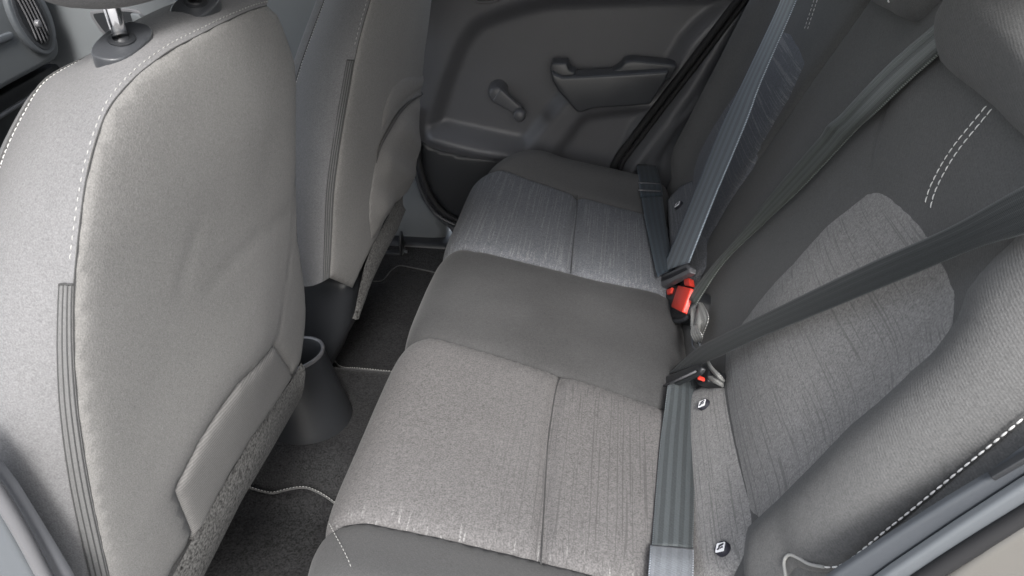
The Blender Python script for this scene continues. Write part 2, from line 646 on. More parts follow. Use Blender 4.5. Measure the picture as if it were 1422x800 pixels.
M_twill_back = fabric('dark_twill_backrest_cloth', (0.086, 0.086, 0.086), speck=0.26, sscale=600, rib=((0, 0.9, 0.35), 380), ribamp=0.06, sheen=0.3)
M_center = fabric('centre_seat_cloth', (0.043, 0.043, 0.0435), speck=0.28, sscale=480, big=0.35, sheen=0.3)
M_dark = simple('dark_filler', (0.02, 0.02, 0.02), 0.9)
M_seamshade = simple('seam_and_shade', (0.03, 0.03, 0.03), 0.9)
M_seamlight = simple('grey_thread', (0.24, 0.24, 0.23), 0.8)
M_white = simple('white_thread', (0.58, 0.575, 0.56), 0.8)
M_zip = fabric('placket_cloth', (0.10, 0.10, 0.10), speck=0.15, sheen=0.2)
M_plast = plastic('dark_grained_plastic', (0.034, 0.036, 0.040), 0.38)
M_plast2 = plastic('black_grained_plastic', (0.015, 0.016, 0.018), 0.42)
M_door = plastic('door_card_plastic', (0.066, 0.067, 0.073), 0.42, grain=420, bump=0.5)
M_dash = plastic('dashboard_plastic', (0.105, 0.113, 0.118), 0.5)
M_rubber = simple('black_rubber', (0.012, 0.012, 0.013), 0.7, 0.0, 0.25)
M_trim = plastic('pillar_trim_plastic', (0.060, 0.062, 0.068), 0.42)
M_trimd = plastic('sill_trim_plastic', (0.036, 0.040, 0.046), 0.45)
M_chrome = simple('chrome', (0.75, 0.75, 0.76), 0.12, 1.0)
M_silver = simple('silver_paint', (0.075, 0.082, 0.090), 0.5, 0.1)
M_carpet = fabric('carpet', (0.016, 0.016, 0.0165), speck=0.9, sscale=330, sheen=0.25, bump=0.8, big=0.2)
M_mat = fabric('mat_pile', (0.0145, 0.0145, 0.015), speck=1.0, sscale=300, sheen=0.15, bump=0.8, big=0.3)
M_bind = fabric('mat_binding', (0.06, 0.06, 0.06), speck=0.3, sheen=0.3)
M_belt = webbing('dark_webbing', (0.017, 0.020, 0.021), stripes=.1)
M_belt_lap = webbing('grey_webbing', (0.040, 0.046, 0.049), stripes=.4)
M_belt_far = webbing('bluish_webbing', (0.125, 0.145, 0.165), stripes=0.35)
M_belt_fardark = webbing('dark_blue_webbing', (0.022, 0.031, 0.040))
M_red = simple('red_button', (0.62, 0.045, 0.028), 0.4)
M_tongue = plastic('grey_tongue_plastic', (0.09, 0.09, 0.095), 0.4)
M_tongueblk = plastic('black_tongue_plastic', (0.02, 0.021, 0.023), 0.3)
M_tagblk = simple('tag_black', (0.012, 0.012, 0.02), 0.65)
M_tagwht = simple('tag_white', (0.8, 0.8, 0.82), 0.5)
M_loop = webbing('loop_webbing', (0.14, 0.14, 0.135), stripes=0.5)
M_head = fabric('headliner_cloth', (0.60, 0.59, 0.57), speck=0.1)
M_ground = plastic('ground_concrete', (0.24, 0.235, 0.23), 0.9, grain=80)

# ================================================================ SETTING
g = mesh('ground', [(-60, -60, -.32), (60, -60, -.32), (60, 60, -.32), (-60, 60, -.32)], [(0, 1, 2, 3)], M_ground, None, False)
g['kind'] = 'structure'

def floor_z(X, Y):
    tun = sstep(Y, -0.30, -0.19) * (1 - sstep(Y, 0.04, 0.14))
    z = 0.045 + 0.075 * tun
    z = z + 0.03 * sstep(X, -0.62, -0.45)
    z = z + 0.05 * sstep(Y, 0.56, 0.66)
    return z
def floor_fn(A, B):
    return np.stack([A, B, floor_z(A, B)], 1)
floorS = Surf(floor_fn, lambda px, py: onZ(px, py, 0.06)[:2])
xs = np.linspace(-1.9, 0.3, 90); ys = np.linspace(-0.78, 0.70, 90)
G = np.array([[(x, y, floor_z(np.array([x]), np.array([y]))[0]) for y in ys] for x in xs])
fl = grid_mesh('floor', G, M_carpet, None, uvs=False)
fl['kind'] = 'structure'

# roof over the cabin: it shades the inside the way a car roof does
roof = thing('car_body', 'pale lined car roof and grey door pillars enclosing the cabin', 'car body', (-0.2, 0.0, 1.26))
def roof_fn(n=14):
    out = []
    for x in np.linspace(-1.25, 1.05, n):
        row = []
        for y in np.linspace(-0.70, 0.57, n):
            z = 1.27 - 0.06 * ((y + .02) / .68) ** 4 - 0.06 * ((x + .1) / 1.05) ** 2
            row.append((x, y, z))
        out.append(row)
    return np.array(out)
ro = grid_mesh('headliner', roof_fn(), M_head, roof, uvs=False)
md = ro.modifiers.new('thickness', 'SOLIDIFY'); md.thickness = 0.04; md.offset = 1
prism('door_pillar', [np.array([x, -.745, z]) for x, z in ((-.70, .60), (-.71, 1.21), (-.82, 1.21), (-.86, .60), (-.86, .0), (-.72, .0))], (0, -1, 0), .06, M_trim, roof, .01)
prism('front_door', [np.array([x, -.76, z]) for x, z in ((-.86, -.05), (-.86, .80), (-1.75, .74), (-1.95, .30), (-1.9, -.05))], (0, -1, 0), .06, M_trim, roof, .01)
box('door_sill', (-1.9, .648, -.02), (-.2, .76, .105), M_plast2, roof, .02)
prism('rear_pillar', [np.array([x, -.72, z]) for x, z in ((.26, .75), (.50, 1.22), (.95, 1.22), (1.1, .75), (1.1, .0), (.26, .0))], (0, -1, 0), .05, M_trim, roof, .01)
prism('rear_pillar', [np.array([x, .74, z]) for x, z in ((.30, .80), (.52, 1.22), (.95, 1.22), (1.1, .75), (1.1, .0), (.10, .0))], (0, -1, 0), .05, M_trim, roof, .01)
prism('door_pillar', [np.array([x, .74, z]) for x, z in ((-.66, .80), (-.66, 1.21), (-.76, 1.21), (-.82, .80), (-.82, .0), (-.62, .0))], (0, -1, 0), .05, M_trim, roof, .01)

# ================================================================ REAR SEAT CUSHION
prof = cr([(-.015, .235), (-.022, .285), (-.034, .318), (-.058, .336), (-.085, .3435), (-.16, .358), (-.26, .376), (-.35, .391), (-.41, .398), (-.445, .394),
           (-.470, .378), (-.482, .352), (-.484, .315), (-.478, .25), (-.466, .17), (-.455, .08)], 14)
pd_ = np.r_[0, np.cumsum(np.linalg.norm(np.diff(prof, axis=0), axis=1))]
B_FRONT = pd_[-1]
YN, YF = -0.765, 0.655
def cush_fn(A, B):
    X = np.interp(B, pd_, prof[:, 0]); Z = np.interp(B, pd_, prof[:, 1])
    # bolsters at both ends: raised, then rolling over
    up = 0.016 * np.exp(-((A + .690) / .055) ** 2) + 0.022 * np.exp(-((A - .555) / .06) ** 2)
    dn = np.where(A < -.70, np.clip((-.70 - A) / .055, 0, 1.2) ** 2.2 * .06, 0) + np.where(A > .575, np.clip((A - .575) / .08, 0, 1.1) ** 2.2 * .10, 0)
    fr = sstep(-X, 0.25, 0.47)
    cn = np.where(A < -.585, (np.clip((-.60 - A) / .15, 0, 1.2)) ** 2 * .075, 0) + np.where(A > .43, (np.clip((A - .43) / .22, 0, 1.2)) ** 2 * .17, 0)
    low = sstep(Z, .10, .34)
    return np.stack([X + cn * fr, A, Z + (up - dn) * low], 1)
_a = RAD(10); _n = (math.sin(_a), 0, math.cos(_a)); _O = (-.03, 0, .333)
def cush_guess(px, py):
    P = hit(px, py, _n, _O)
    return P[1], float(np.interp(-P[0], -prof[:, 0][:130], pd_[:130]))
cushS = Surf(cush_fn, cush_guess)

cushion = thing('rear_seat', 'grey three place rear bench seat with melange inserts and a plain dark middle place', 'rear seat', (-.10, -.03, .06))
seamN = cushS.path([(505, 726), (540, 732), (570, 738), (625, 750), (700, 768), (760, 783), (830, 800)])
seamM = cushS.path([(600, 470), (625, 476), (650, 483), (700, 498), (760, 517), (800, 528), (860, 548), (920, 570)])
seamF = cushS.path([(640, 347), (660, 350), (700, 358), (760, 372), (830, 390), (905, 405)])
seamB = cushS.path([(698, 237), (740, 252), (800, 273), (850, 287), (885, 296)])
def full(seam, back_y=None):
    s = seam[np.argsort(seam[:, 1])]           # from the back to the front
    b0 = [(s[0, 0] if back_y is None else back_y, 0.0)]
    e0 = [(s[-1, 0], s[-1, 1] + .05), (s[-1, 0], B_FRONT)]
    return np.vstack([b0, s, e0])
sN, sM, sF, sB = full(seamN), full(seamM), full(seamF), full(seamB)
def between(s1, s2):
    return np.vstack([s1, s2[::-1]])
def const(y):
    return np.array([(y, 0.0), (y, B_FRONT)])
crN = cushS.path([(777, 527), (770, 550), (760, 620), (755, 700), (750, 787)])
crF = cushS.path([(801, 273), (800, 299), (795, 344), (792, 382)])
def sag(y0, y1, x0, amt):
    def f(A, B, d):
        return amt * np.exp(-((A - (y0 + y1) / 2) / (abs(y1 - y0) * .35)) ** 2)
    return f
pn = patch('seat_pad', cushS, between(sN, sM), M_insert, cushion, res=.0065, puff=.011, r=.022, creases=[(crN, .009, .009)])
pm = patch('seat_pad', cushS, between(sM, sF), M_center, cushion, res=.010, puff=.012, r=.03,
           extra=lambda A, B, d: -.006 * np.exp(-(((A + .07) / .06) ** 2 + ((B - .24) / .05) ** 2)) + .0012 * np.sin(A * 60 + B * 20) * np.exp(-((B - .44) / .05) ** 2))
pf = patch('seat_pad', cushS, between(sF, sB), M_insert_far, cushion, res=.0065, puff=.011, r=.022, creases=[(crF, .009, .009)])
pbn = patch('side_bolster', cushS, between(const(YN), sN), M_twill, cushion, res=.010, puff=.008, r=.02)
pbf = patch('side_bolster', cushS, between(sB, const(YF)), M_twill, cushion, res=.010, puff=.008, r=.02)
for c_, p_ in ((crN, pn), (crF, pf)):
    tube('cross_seam', cushS.p3(resample(cr(c_, 6), .008), .0045), .0009, M_seamshade, p_, 6)  # seam line, its dark tube also paints the shade of the groove
pn['label'] = 'light grey melange seat pad nearest the door'; pm['label'] = 'plain dark middle seat pad'; pf['label'] = 'bluish striped seat pad furthest from the door'
# corner stitching of the near bolster
st = []
g_ = cushS.pix(467, 734, (-.60, seamN[0, 1] + .05))
for q in [(467, 734), (470, 745), (475, 759), (481, 774), (487, 789), (492, 802)]:
    g_ = cushS.pix(q[0], q[1], g_); st.append(g_.copy())
stitch_on('corner_stitching', cushS, cr(np.array(st), 6), M_seamlight, pbn, h=.0103, r=.0006, L=.005, gap=.0028)

# ================================================================ REAR BACKREST
LB = RAD(20)
bu = np.array([math.sin(LB), 0, math.cos(LB)]); bn = np.array([-math.cos(LB), 0, math.sin(LB)])
bO = np.array([0, 0, .33])
def back_f(Y, Sv):
    # side bolster raised, rolled over outside
    w = sstep(Sv, -.02, .10)
    f = 0.022 * np.exp(-((Y + .635) / .060) ** 2) * w
    f = f - np.where(Y < -.655, np.clip((-.655 - Y) / .07, 0, 1.5) ** 1.4 * .050, 0)
    f = f + 0.016 * np.exp(-((Sv - .22) / .14) ** 2) * np.exp(-((Y + .36) / .15) ** 2)
    f = f + 0.030 * sstep(Sv, .40, .56) * np.exp(-((Y + .40) / .22) ** 4)
    # far side bolster
    f = f + 0.045 * np.exp(-((Y - .60) / .06) ** 2) * w
    return f
backS = plane_surf(bO, bu, bn, back_f)
backP = plane_surf(bO, bu, bn, None)
def bp(px, py, h):
    return hit(px, py, bn, bO + bn * h)

split = backS.path([(1209, 0), (1140, 97), (1067, 203), (1020, 270), (985, 330), (968, 375)])
split = np.vstack([[(split[0, 0], .66)], split, [(split[-1, 0], -.05)]])
spn = split.copy(); spn[:, 0] -= .003
out_near = np.vstack([spn, [(-.732, -.05), (-.732, .66)]])
cl_panel = backS.path([(1250, 125), (1232, 170), (1222, 200), (1216, 236)])
shell = patch('backrest', backS, out_near, M_twill_back, cushion, res=.010, puff=.006, r=.02, creases=[(cl_panel, .004, .006)], skirt=.05)
ins_px = [(1212, 245), (1230, 239), (1247, 243), (1272, 262), (1297, 284), (1318, 314), (1342, 357), (1353, 384), (1354, 407), (1356, 448),
          (1328, 500), (1280, 550), (1248, 580), (1218, 606), (1168, 656), (1116, 704), (1076, 738), (1050, 752), (1034, 735), (1026, 690), (1014, 630),
          (1005, 575), (1000, 530), (1002, 495), (1012, 466), (1036, 434), (1072, 388), (1108, 350), (1153, 297)]
ins = backS.path(ins_px, .004)
tilt = patch('insert', backS, ins, M_insert_lit, shell, res=.009, puff=.009, r=.03, base=.003, sink=.002)
# panel of plain cloth between middle belt and insert
mid_px = [(1214, 240), (1216, 225), (1180, 215), (1130, 262), (1080, 318), (1030, 375), (990, 425), (980, 455), (985, 505), (1003, 530), (1004, 495), (1012, 466), (1036, 434), (1072, 388), (1108, 350), (1153, 297)]
M_midp = fabric('plain_grey_cloth', (0.075, 0.074, 0.072), speck=0.25, sheen=.25, rib=((0, 0, .4), 500), ribamp=.12)
patch('inner_panel', backS, backS.path(mid_px, .003), M_midp, shell, res=.010, puff=.004, r=.02, base=.0025, sink=.001)
flap_px = [(955, 545), (975, 535), (1006, 524), (1024, 575), (1036, 630), (1048, 690), (1056, 737), (1046, 764), (1012, 790), (985, 830), (940, 830), (945, 650)]
_fa = RAD(38)
flS = plane_surf((-.046, 0, .322), (math.sin(_fa), 0, math.cos(_fa)), (-math.cos(_fa), 0, math.sin(_fa)))
flap = patch('lower_flap', flS, flS.path(flap_px, .004), M_insert_lit, cushion, res=.009, puff=.006, r=.02, base=.003, sink=.001)
bol_px = [(1046, 746), (1062, 722), (1100, 690), (1150, 640), (1200, 588), (1230, 562), (1262, 531), (1311, 484), (1341, 442), (1356, 404), (1385, 365), (1422, 327), (1520, 240), (1640, 420), (1530, 500), (1422, 585), (1360, 636), (1310, 677), (1260, 718), (1220, 750), (1190, 775), (1165, 792), (1145, 794), (1125, 792), (1108, 786), (1096, 800), (1085, 840), (1050, 840)]
bolster = patch('side_bolster', backS, backS.path(bol_px, .006), M_twill_back, shell, res=.009, puff=.022, r=.024, base=.010, sink=.001)
# double stitching on the upper panel, outer stitching of the bolster
for dx, dy in ((-4, -2), (4, 2)):
    l = backS.path([(1385 + dx, 154 + dy), (1360 + dx, 184 + dy), (1336 + dx, 214 + dy), (1318 + dx, 243 + dy), (1306 + dx, 268 + dy), (1300 + dx, 290 + dy)])
    stitch_on('white_stitching', backS, cr(l, 6), M_white, shell, h=.008, L=.0065, gap=.0013, r=.00055)
os_px = [(1092, 800), (1090, 780), (1096, 771), (1108, 774), (1125, 783), (1145, 787), (1165, 786), (1190, 770), (1220, 745), (1260, 713), (1310, 672), (1360, 631), (1422, 580), (1480, 530)]
hook = backS.path(os_px[:6], .016)
tube('piping', backS.p3(cr(hook, 6), .017), .0016, M_seamlight, bolster, 8)
osl = backS.path(os_px[5:], .016)
stitch_on('white_stitching', backS, cr(osl, 6), M_white, bolster, h=.0165, L=.0062, gap=.0015, r=.0008)

# --- far backrest
spf = split.copy(); spf[:, 0] += .003
out_far = np.vstack([spf, [(.70, -.05), (.70, .66)]])
shell2 = patch('backrest', backS, out_far, M_twill_back, cushion, res=.012, puff=.006, r=.02, skirt=.05)
fi_px = [(1098, 33), (1110, 35), (1125, 56), (1134, 80), (1105, 138), (1060, 208), (1020, 275), (988, 330), (970, 360), (955, 350), (955, 300), (962, 240), (970, 209), (985, 180), (1005, 150), (1034, 111), (1065, 70)]
patch('insert', backS, backS.path(fi_px), M_insert_back_far, shell2, res=.010, puff=.008, r=.02, base=.003, sink=.002)
fl_px = [(926, 277), (943, 259), (962, 249), (975, 300), (985, 350), (979, 370), (950, 400), (930, 360)]
flap2 = patch('lower_flap', flS, flS.path(fl_px, .004), M_insert_far, cushion, res=.010, puff=.006, r=.02, base=.003, sink=.001)
for dx in (-2.5, 2.0):
    l = backS.path([(1141 + dx, -4), (1134 + dx, 18), (1128 + dx, 36), (1125 + dx, 46)])
    stitch_on('white_stitching', backS, cr(l, 6), M_white, shell2, h=.008, L=.0065, gap=.0025, r=.0007)

# child seat anchor tags (round black button, white square with a child seat pictogram)
def tag_button(px, py, parent, surf, h, sz, rot):
    ab = surf.path([(px, py)], h)[0]
    P = surf.p3([ab], h)[0]; n = surf.nrm([ab[0]], [ab[1]])[0]
    uu = bu - n * (bu @ n); uu /= np.linalg.norm(uu)
    vv = np.cross(n, uu)
    if vv @ YH > 0:
        vv = -vv                                    # towards the near side
    c, s = math.cos(rot), math.sin(rot)
    uu, vv = c * uu + s * vv, -s * uu + c * vv
    disc = [P + n * .003 + sz * (math.cos(t) * uu * 1.0 + math.sin(t) * vv * .85) for t in np.linspace(0, 2 * math.pi, 24, endpoint=False)]
    b = prism('anchor_tag', disc, n, .006, M_tagblk, parent, .001, 2)
    def pl(pts, z):
        return [P + n * z + sz * (x * vv + y * uu) for x, y in pts]
    fr = []
    for cx, cy, a0 in ((.42, .5, 0), (-.42, .5, 90), (-.42, -.5, 180), (.42, -.5, 270)):
        for q in range(5):
            t = RAD(a0 + q * 22.5); fr.append((cx + .14 * math.cos(t), cy + .14 * math.sin(t)))
    kids = [prism('tag_plate', pl(fr, .0036), n, .0006, M_tagwht, parent, 0)]
    kids.append(prism('seat_symbol', pl([(-.40, .45), (-.22, .45), (-.10, -.05), (.26, -.05), (.30, -.40), (.16, -.42), (.10, -.22), (-.24, -.22), (-.34, .05)], .0042), n, .0006, M_tagblk, parent, 0))
    kids.append(prism('seat_symbol', pl([(-.02, .40), (.10, .46), (.18, .36), (.12, .24), (.24, .08), (.06, .06), (-.03, .22)], .0042), n, .0006, M_tagblk, parent, 0))
    join([b] + kids)
    return b
tag_button(977, 562, flap, flS, .010, .0105, 0.35)
tag_button(1003, 762, flap, flS, .010, .0105, 0.35)
tag_button(942, 285, flap2, flS, .011, .0115, 0.35)

# headrests of the rear bench
def headrest_rear(name, label, px_list, h0, thick, loc, stitch=None):
    pl = plane_surf(bO + bn * h0, bu, bn, None)
    ab = pl.path(px_list)
    o = patch('headrest', pl, cr(ab, 5, True), M_twill_back, cushion, res=.010, puff=thick, r=.035, base=0, sink=.0, skirt=.07)
    if stitch is not None:
        l = pl.path(stitch)
        stitch_on('white_stitching', pl, cr(l, 5), M_white, o, h=thick * .72, L=.006, gap=.0025, r=.001)
    o['label'] = label
    return o
headrest_rear('headrest', 'large dark headrest at the top right above the near rear place',
              [(1345, -60), (1330, 0), (1312, 32), (1302, 58), (1304, 80), (1322, 101), (1354, 126), (1385, 152), (1422, 188), (1490, 230), (1560, 170), (1540, 20), (1450, -60)],
              .052, .045, bp(1400, 120, .03))
headrest_rear('headrest', 'small dark headrest with white stitching at the top edge above the middle place',
              [(1185, -70), (1196, -20), (1212, 2), (1236, 15), (1248, 22), (1264, 23), (1284, 10), (1310, -15), (1330, -60), (1260, -110)],
              .03, .035, bp(1260, 0, .02), stitch=[(1262, -20), (1258, 0), (1258, 8), (1262, 18)])

# ================================================================ FRONT SEATS
def front_seat(label, lean, O, fshape, panel_px, seam_n, pipe_px, pipe_n, zip_range, low, skirt_px, yc, name='front_seat', mats=(M_seat, M_side), res=.012, creases_px=(), dent_px=(), sharp=False):
    a = RAD(lean)
    u = np.array([math.sin(a), 0, math.cos(a)]); n = np.array([math.cos(a), 0, -math.sin(a)])
    O = np.array(O)
    sf = plane_surf(O, u, n, fshape)
    t = thing(name, label, 'car seat', (O[0] - .10, yc, .06), 'front seats')
    seam = sf.path(panel_px[:seam_n])
    rest = sf.path(panel_px[seam_n:])
    out = np.vstack([cr(seam, 5), resample(rest, .01) if sharp else cr(rest, 5)])
    crs = [(sf.path(c), d, w) for c, d, w in creases_px]
    dents = [(sf.path(c), dp) for c, dp in dent_px]
    def dent(A_, B_, d):
        h = np.zeros(len(A_)); Q = np.stack([A_, B_], 1)
        for pl, dp in dents:
            sdv = dist_poly(Q, pl, True) * np.where(inside(Q, pl), 1, -1)
            h = h - dp * sstep(sdv, -.006, .004)
        return h
    back = patch('back_panel', sf, out, mats[0], t, res=res, puff=.004, r=.014, base=.001, sink=.0015, creases=crs, skirt=.001, wob=.0009, extra=dent)
    # side panel between the rear seam and the front piping
    ns = 90
    A = resample_n(sf.p3(cr(seam, 6), -.0005), ns)
    plp = plane_surf(O - n * pipe_n, u, n, None)
    pab = plp.path(pipe_px)
    Bc = resample_n(cr(plp.p3(pab), 6), ns)
    cen = np.array([0, yc, 0]) + O * np.array([1, 0, 1]) + u * .35
    m = 15
    G = np.zeros((ns, m, 3))
    mid = (A + Bc) / 2
    outd = mid - cen; outd -= np.outer(outd @ n, n); outd /= np.linalg.norm(outd, axis=1)[:, None]
    for j in range(m):
        f = j / (m - 1)
        G[:, j] = A * (1 - f) + Bc * f + outd * (.022 * 4 * f * (1 - f)) ** 1.0
        G[:, j] += outd * np.array([mnoise.noise(Vector(p) * 8) for p in G[:, j]])[:, None] * .0025 * min(1, 4 * f * (1 - f) * 2)
    side = grid_mesh('side_panel', G, mats[1], t)
    def strip_at(f):
        return A * (1 - f) + Bc * f + outd * (.022 * 4 * f * (1 - f))
    dn = np.cross(np.gradient(mid, axis=0), Bc - A); dn /= np.linalg.norm(dn, axis=1)[:, None]
    dn *= np.sign((dn * outd).sum(1))[:, None]
    # front padding: the face towards the dashboard
    fo = np.vstack([pab, [(pab[0, 0] + .38, pab[0, 1] - .02), (pab[-1, 0] + .46, pab[-1, 1])]]) if False else None
    sf.outline = resample(out, .006, True)
    return t, sf, plp, back, side, A, Bc, strip_at, dn, outd, pab, u, n, O

# ---- near front seat
def f_near(Y, Sv):
    f = .022 * (1 - ((Y + .47) / .27) ** 2)
    f = f - .9 * np.clip(Sv - .56, 0, 1) ** 2 - .6 * np.clip(.06 - Sv, 0, 1) ** 2
    f = f - np.where(Y > -.27, np.clip((Y + .27) / .06, 0, 1.3) ** 2 * .022, 0)
    f = f + .012 * np.exp(-((Sv - .30) / .12) ** 2) * np.exp(-((Y + .52) / .14) ** 2)
    return f
near_panel = [(371, 8), (356, 12), (338, 19), (312, 31), (287, 44), (260, 58), (236, 71), (203, 95), (184, 112), (169, 128), (155, 146), (145, 165), (132, 203), (122, 243), (116, 280), (110, 331), (104, 395), (103, 470),
              (106, 535), (113, 600), (128, 690), (152, 800), (165, 850)]
near_flank = [(240, 850), (262, 800), (300, 690), (345, 608), (398, 533), (427, 508), (424, 470), (420, 420), (424, 330), (428, 235), (425, 160), (410, 90), (385, 20)]
near_rest = [(205, 850), (232, 803), (255, 764), (267, 739), (243, 681), (260, 646), (277, 612), (303, 572), (331, 532), (380, 479), (402, 512), (405, 522), (427, 508), (424, 470), (420, 420), (424, 330), (428, 235), (425, 160), (410, 90), (385, 20)]
near_pipe = [(372, -14), (340, -6), (300, 2), (243, 15), (206, 30), (160, 56), (127, 77), (84, 98), (57, 118), (34, 155), (13, 196), (0, 230), (-30, 320), (-55, 430), (-62, 540), (-50, 680), (-10, 850)]
ns_ = front_seat('large grey cloth front seat back filling the left side, nearest the open door', 8, (-.66, 0, .25), f_near, near_panel + near_rest, len(near_panel), near_pipe, .12, None, None, None, -.47, sharp=True,
                 creases_px=[([(405, 288), (378, 310), (351, 331), (320, 362), (287, 395)], .0013, .007), ([(270, 320), (255, 350), (246, 395)], .0015, .006), ([(407, 250), (402, 337), (391, 405), (381, 478)], .0018, .004)])
seat_n, sfn, plpn, backn, siden, An, Bn, strn, dnn, outn, pabn, un, nn, On = ns_

def seat_details(seat, sf, back, side, A, B, strip_at, dn, ytop, n, light_piping):
    # zip placket: ridged band beside the rear seam on the lower part
    i0 = idx_at(A, ytop)
    prof_ = [(0.0, .001), (.02, .003), (.035, .003), (.05, .001), (.065, .0028), (.08, .0028), (.092, .001), (.11, .0026), (.125, .0026), (.14, .001), (.155, .003), (.175, .003), (.185, -.002)]
    prof_ = [(f * .52, h * .5) for f, h in prof_]
    def cutc(f, h, ns_=70):
        c = strip_at(f)
        q = resample_n(c + dn * h, 900)
        return resample_n(q[idx_at(q, ytop):], ns_)
    pl_ = grid_mesh('zip_placket', np.transpose(np.array([cutc(f, h) for f, h in prof_]), (1, 0, 2)), M_zip, side)
    # thread beside the seam above the placket
    P = strip_at(.045)
    stitches('seam_stitching', P[:i0], dn[:i0], M_seamlight, side, L=.0045, gap=.003, r=.0005, lift=.0002)
    for f in (.008, .036, .066, .097):
        tube('placket_seam', cutc(f, .0010), .0007, M_seamshade, pl_, 6)
    tube('placket_seam', [cutc(f, .0012)[0] for f in np.linspace(.0, .097, 6)], .001, M_seamshade, pl_, 6)
    tube('rear_seam', A + n * -.0002, .0007, M_seamshade, side, 6)
    tube('front_piping', B, .0018, M_bind, side, 6)
    stitches('white_stitching', strip_at(.978), dn, M_white, side, L=.004, gap=.0014, r=.00034, lift=.0002)

# index on the strip where the placket begins
def idx_at(A, py):
    pr = np.array([(R.T @ (p - CAM)) for p in A]); yy = CY + F * pr[:, 1] / pr[:, 2]
    return int(np.argmin(np.abs(yy - py)))
seat_details(seat_n, sfn, backn, siden, An, Bn, strn, dnn, 395, nn, True)
# lower ribbed panel and felt skirt
low_px = [(380, 479), (402, 512), (398, 533), (345, 608), (300, 684), (267, 744), (243, 682), (277, 612), (331, 532)]
patch('lower_panel', sfn, sfn.path([(380, 480), (402, 513), (405, 523), (398, 536), (372, 574), (345, 612), (322, 650), (300, 690), (268, 752), (267, 740), (243, 682), (260, 647), (277, 613), (303, 573), (331, 533)]),
      M_rib, seat_n, res=.006, puff=.0035, r=.006, base=.001, sink=.0012, wob=.0006, skirt=.02)
def skirt(name, sf, px_top, px_bot, seat, mat, n, u):
    T = sf.p3(sf.path(px_top), .003); Bm = sf.p3(sf.path(px_bot), .000)
    T = resample_n(T, 40); Bm = resample_n(Bm, 40)
    G = []
    for f in np.linspace(0, 1, 10):
        G.append(T * (1 - f) + Bm * f + n * .008 * math.sin(math.pi * f) ** .7)
    for k in (1, 2, 3):
        G.append(Bm - n * .03 * k + u * .004 * k)
    return grid_mesh(name, np.array(G), mat, seat, uvs=False)
skirt('felt_skirt', sfn, [(428, 506), (404, 526), (398, 533), (345, 608), (300, 684), (262, 752), (236, 800), (210, 850)], [(428, 535), (426, 548), (418, 552), (381, 618), (337, 692), (317, 732), (283, 800), (258, 850)], seat_n, M_felt, nn, un)

# ---- far front seat
def f_far(Y, Sv):
    f = .020 * (1 - ((Y - .22) / .26) ** 2)
    f = f - .5 * np.clip(Sv - .60, 0, 1) ** 2
    f = f - np.where(Y > .36, np.clip((Y - .36) / .10, 0, 1.3) ** 2 * .05, 0)
    return f
far_panel = [(640, -150), (590, -150), (560, -120), (535, -70), (522, -25), (515, 0), (504, 38), (493, 84), (485, 130), (478, 169), (470, 220), (464, 270), (461, 330), (458, 386)]
far_rest = [(490, 400), (505, 366), (528, 320), (545, 285), (566, 262), (570, 250), (575, 175), (583, 101), (596, 55), (608, 0), (625, -60), (640, -110)]
far_pipe = [(600, -168), (550, -160), (510, -140), (484, -95), (462, -32), (451, 0), (434, 45), (417, 93), (404, 140), (396, 190), (390, 240), (388, 300), (391, 350), (396, 378)]
fs_ = front_seat('grey cloth front passenger seat beyond the near seat with sagging back pocket', 10, (-.66, 0, .25), f_far, far_panel + far_rest, len(far_panel), far_pipe, .12, None, None, None, .22, name='front_seat', res=.010)
seat_f, sff, plpf, backf, sidef, Af, Bf, strf, dnf, outf, pabf, uf, nf, Of = fs_
seat_details(seat_f, sff, backf, sidef, Af, Bf, strf, dnf, 84, nf, True)
skirt('felt_skirt', sff, [(574, 245), (556, 270), (542, 290), (515, 341), (505, 366), (497, 400), (490, 436)], [(574, 278), (567, 292), (552, 320), (535, 351), (515, 391), (502, 424), (494, 444)], seat_f, M_felt, nf, uf)
# map pocket: sagging cloth, the shade in its mouth drawn as a dark tube
pk = [(583, 126), (566, 136), (549, 152), (535, 174), (522, 199), (514, 240), (509, 275), (508, 310), (512, 335), (545, 283), (566, 255), (574, 180)]
def pocket_puff(A, B, d):
    return (.007 * sstep(d, .0, .06) + .003 * np.sin(B * 70 + A * 40) * sstep(d, .01, .05)) * (1 - sstep(A, .36, .44))
patch('map_pocket', sff, sff.path(pk), M_seat, seat_f, res=.009, puff=.006, r=.02, base=.005, sink=.001, extra=pocket_puff)
tube('mouth_shade', sff.p3(cr(sff.path([(580, 128), (566, 138), (549, 154), (535, 176), (522, 201), (516, 225)]), 6), .009), .0006 + .0028 * np.sin(np.linspace(0, math.pi, 31)), M_seamshade, seat_f, 8)  # dark tube painted in for the shadow of the pocket gap
pk2 = [(586, 92), (578, 98), (560, 104), (542, 117), (533, 135), (527, 155), (524, 185), (530, 178), (540, 161), (553, 145), (566, 134), (582, 122)]
patch('pocket_flap', sff, sff.path(pk2), M_seat, seat_f, res=.008, puff=.005, r=.012, base=.004, sink=.001)
# plastic hinge cover at the foot of the inner side
hc_px = [(412, 382), (447, 380), (470, 383), (486, 390), (491, 404), (489, 430), (485, 455), (474, 480), (462, 500), (448, 530), (425, 540), (408, 520), (404, 450), (405, 395)]
hco = [onY(x, y, .01) for x, y in hc_px]
hcs = Surf(lambda A, B: np.stack([A, np.full_like(A, .01), B], 1), lambda px, py: onY(px, py, .01)[[0, 2]])
patch('hinge_cover', hcs, cr([(p[0], p[2]) for p in hco], 4, True), M_plast2, seat_f, res=.006, puff=.018, r=.009, base=0, sink=0, skirt=.12, wob=0)

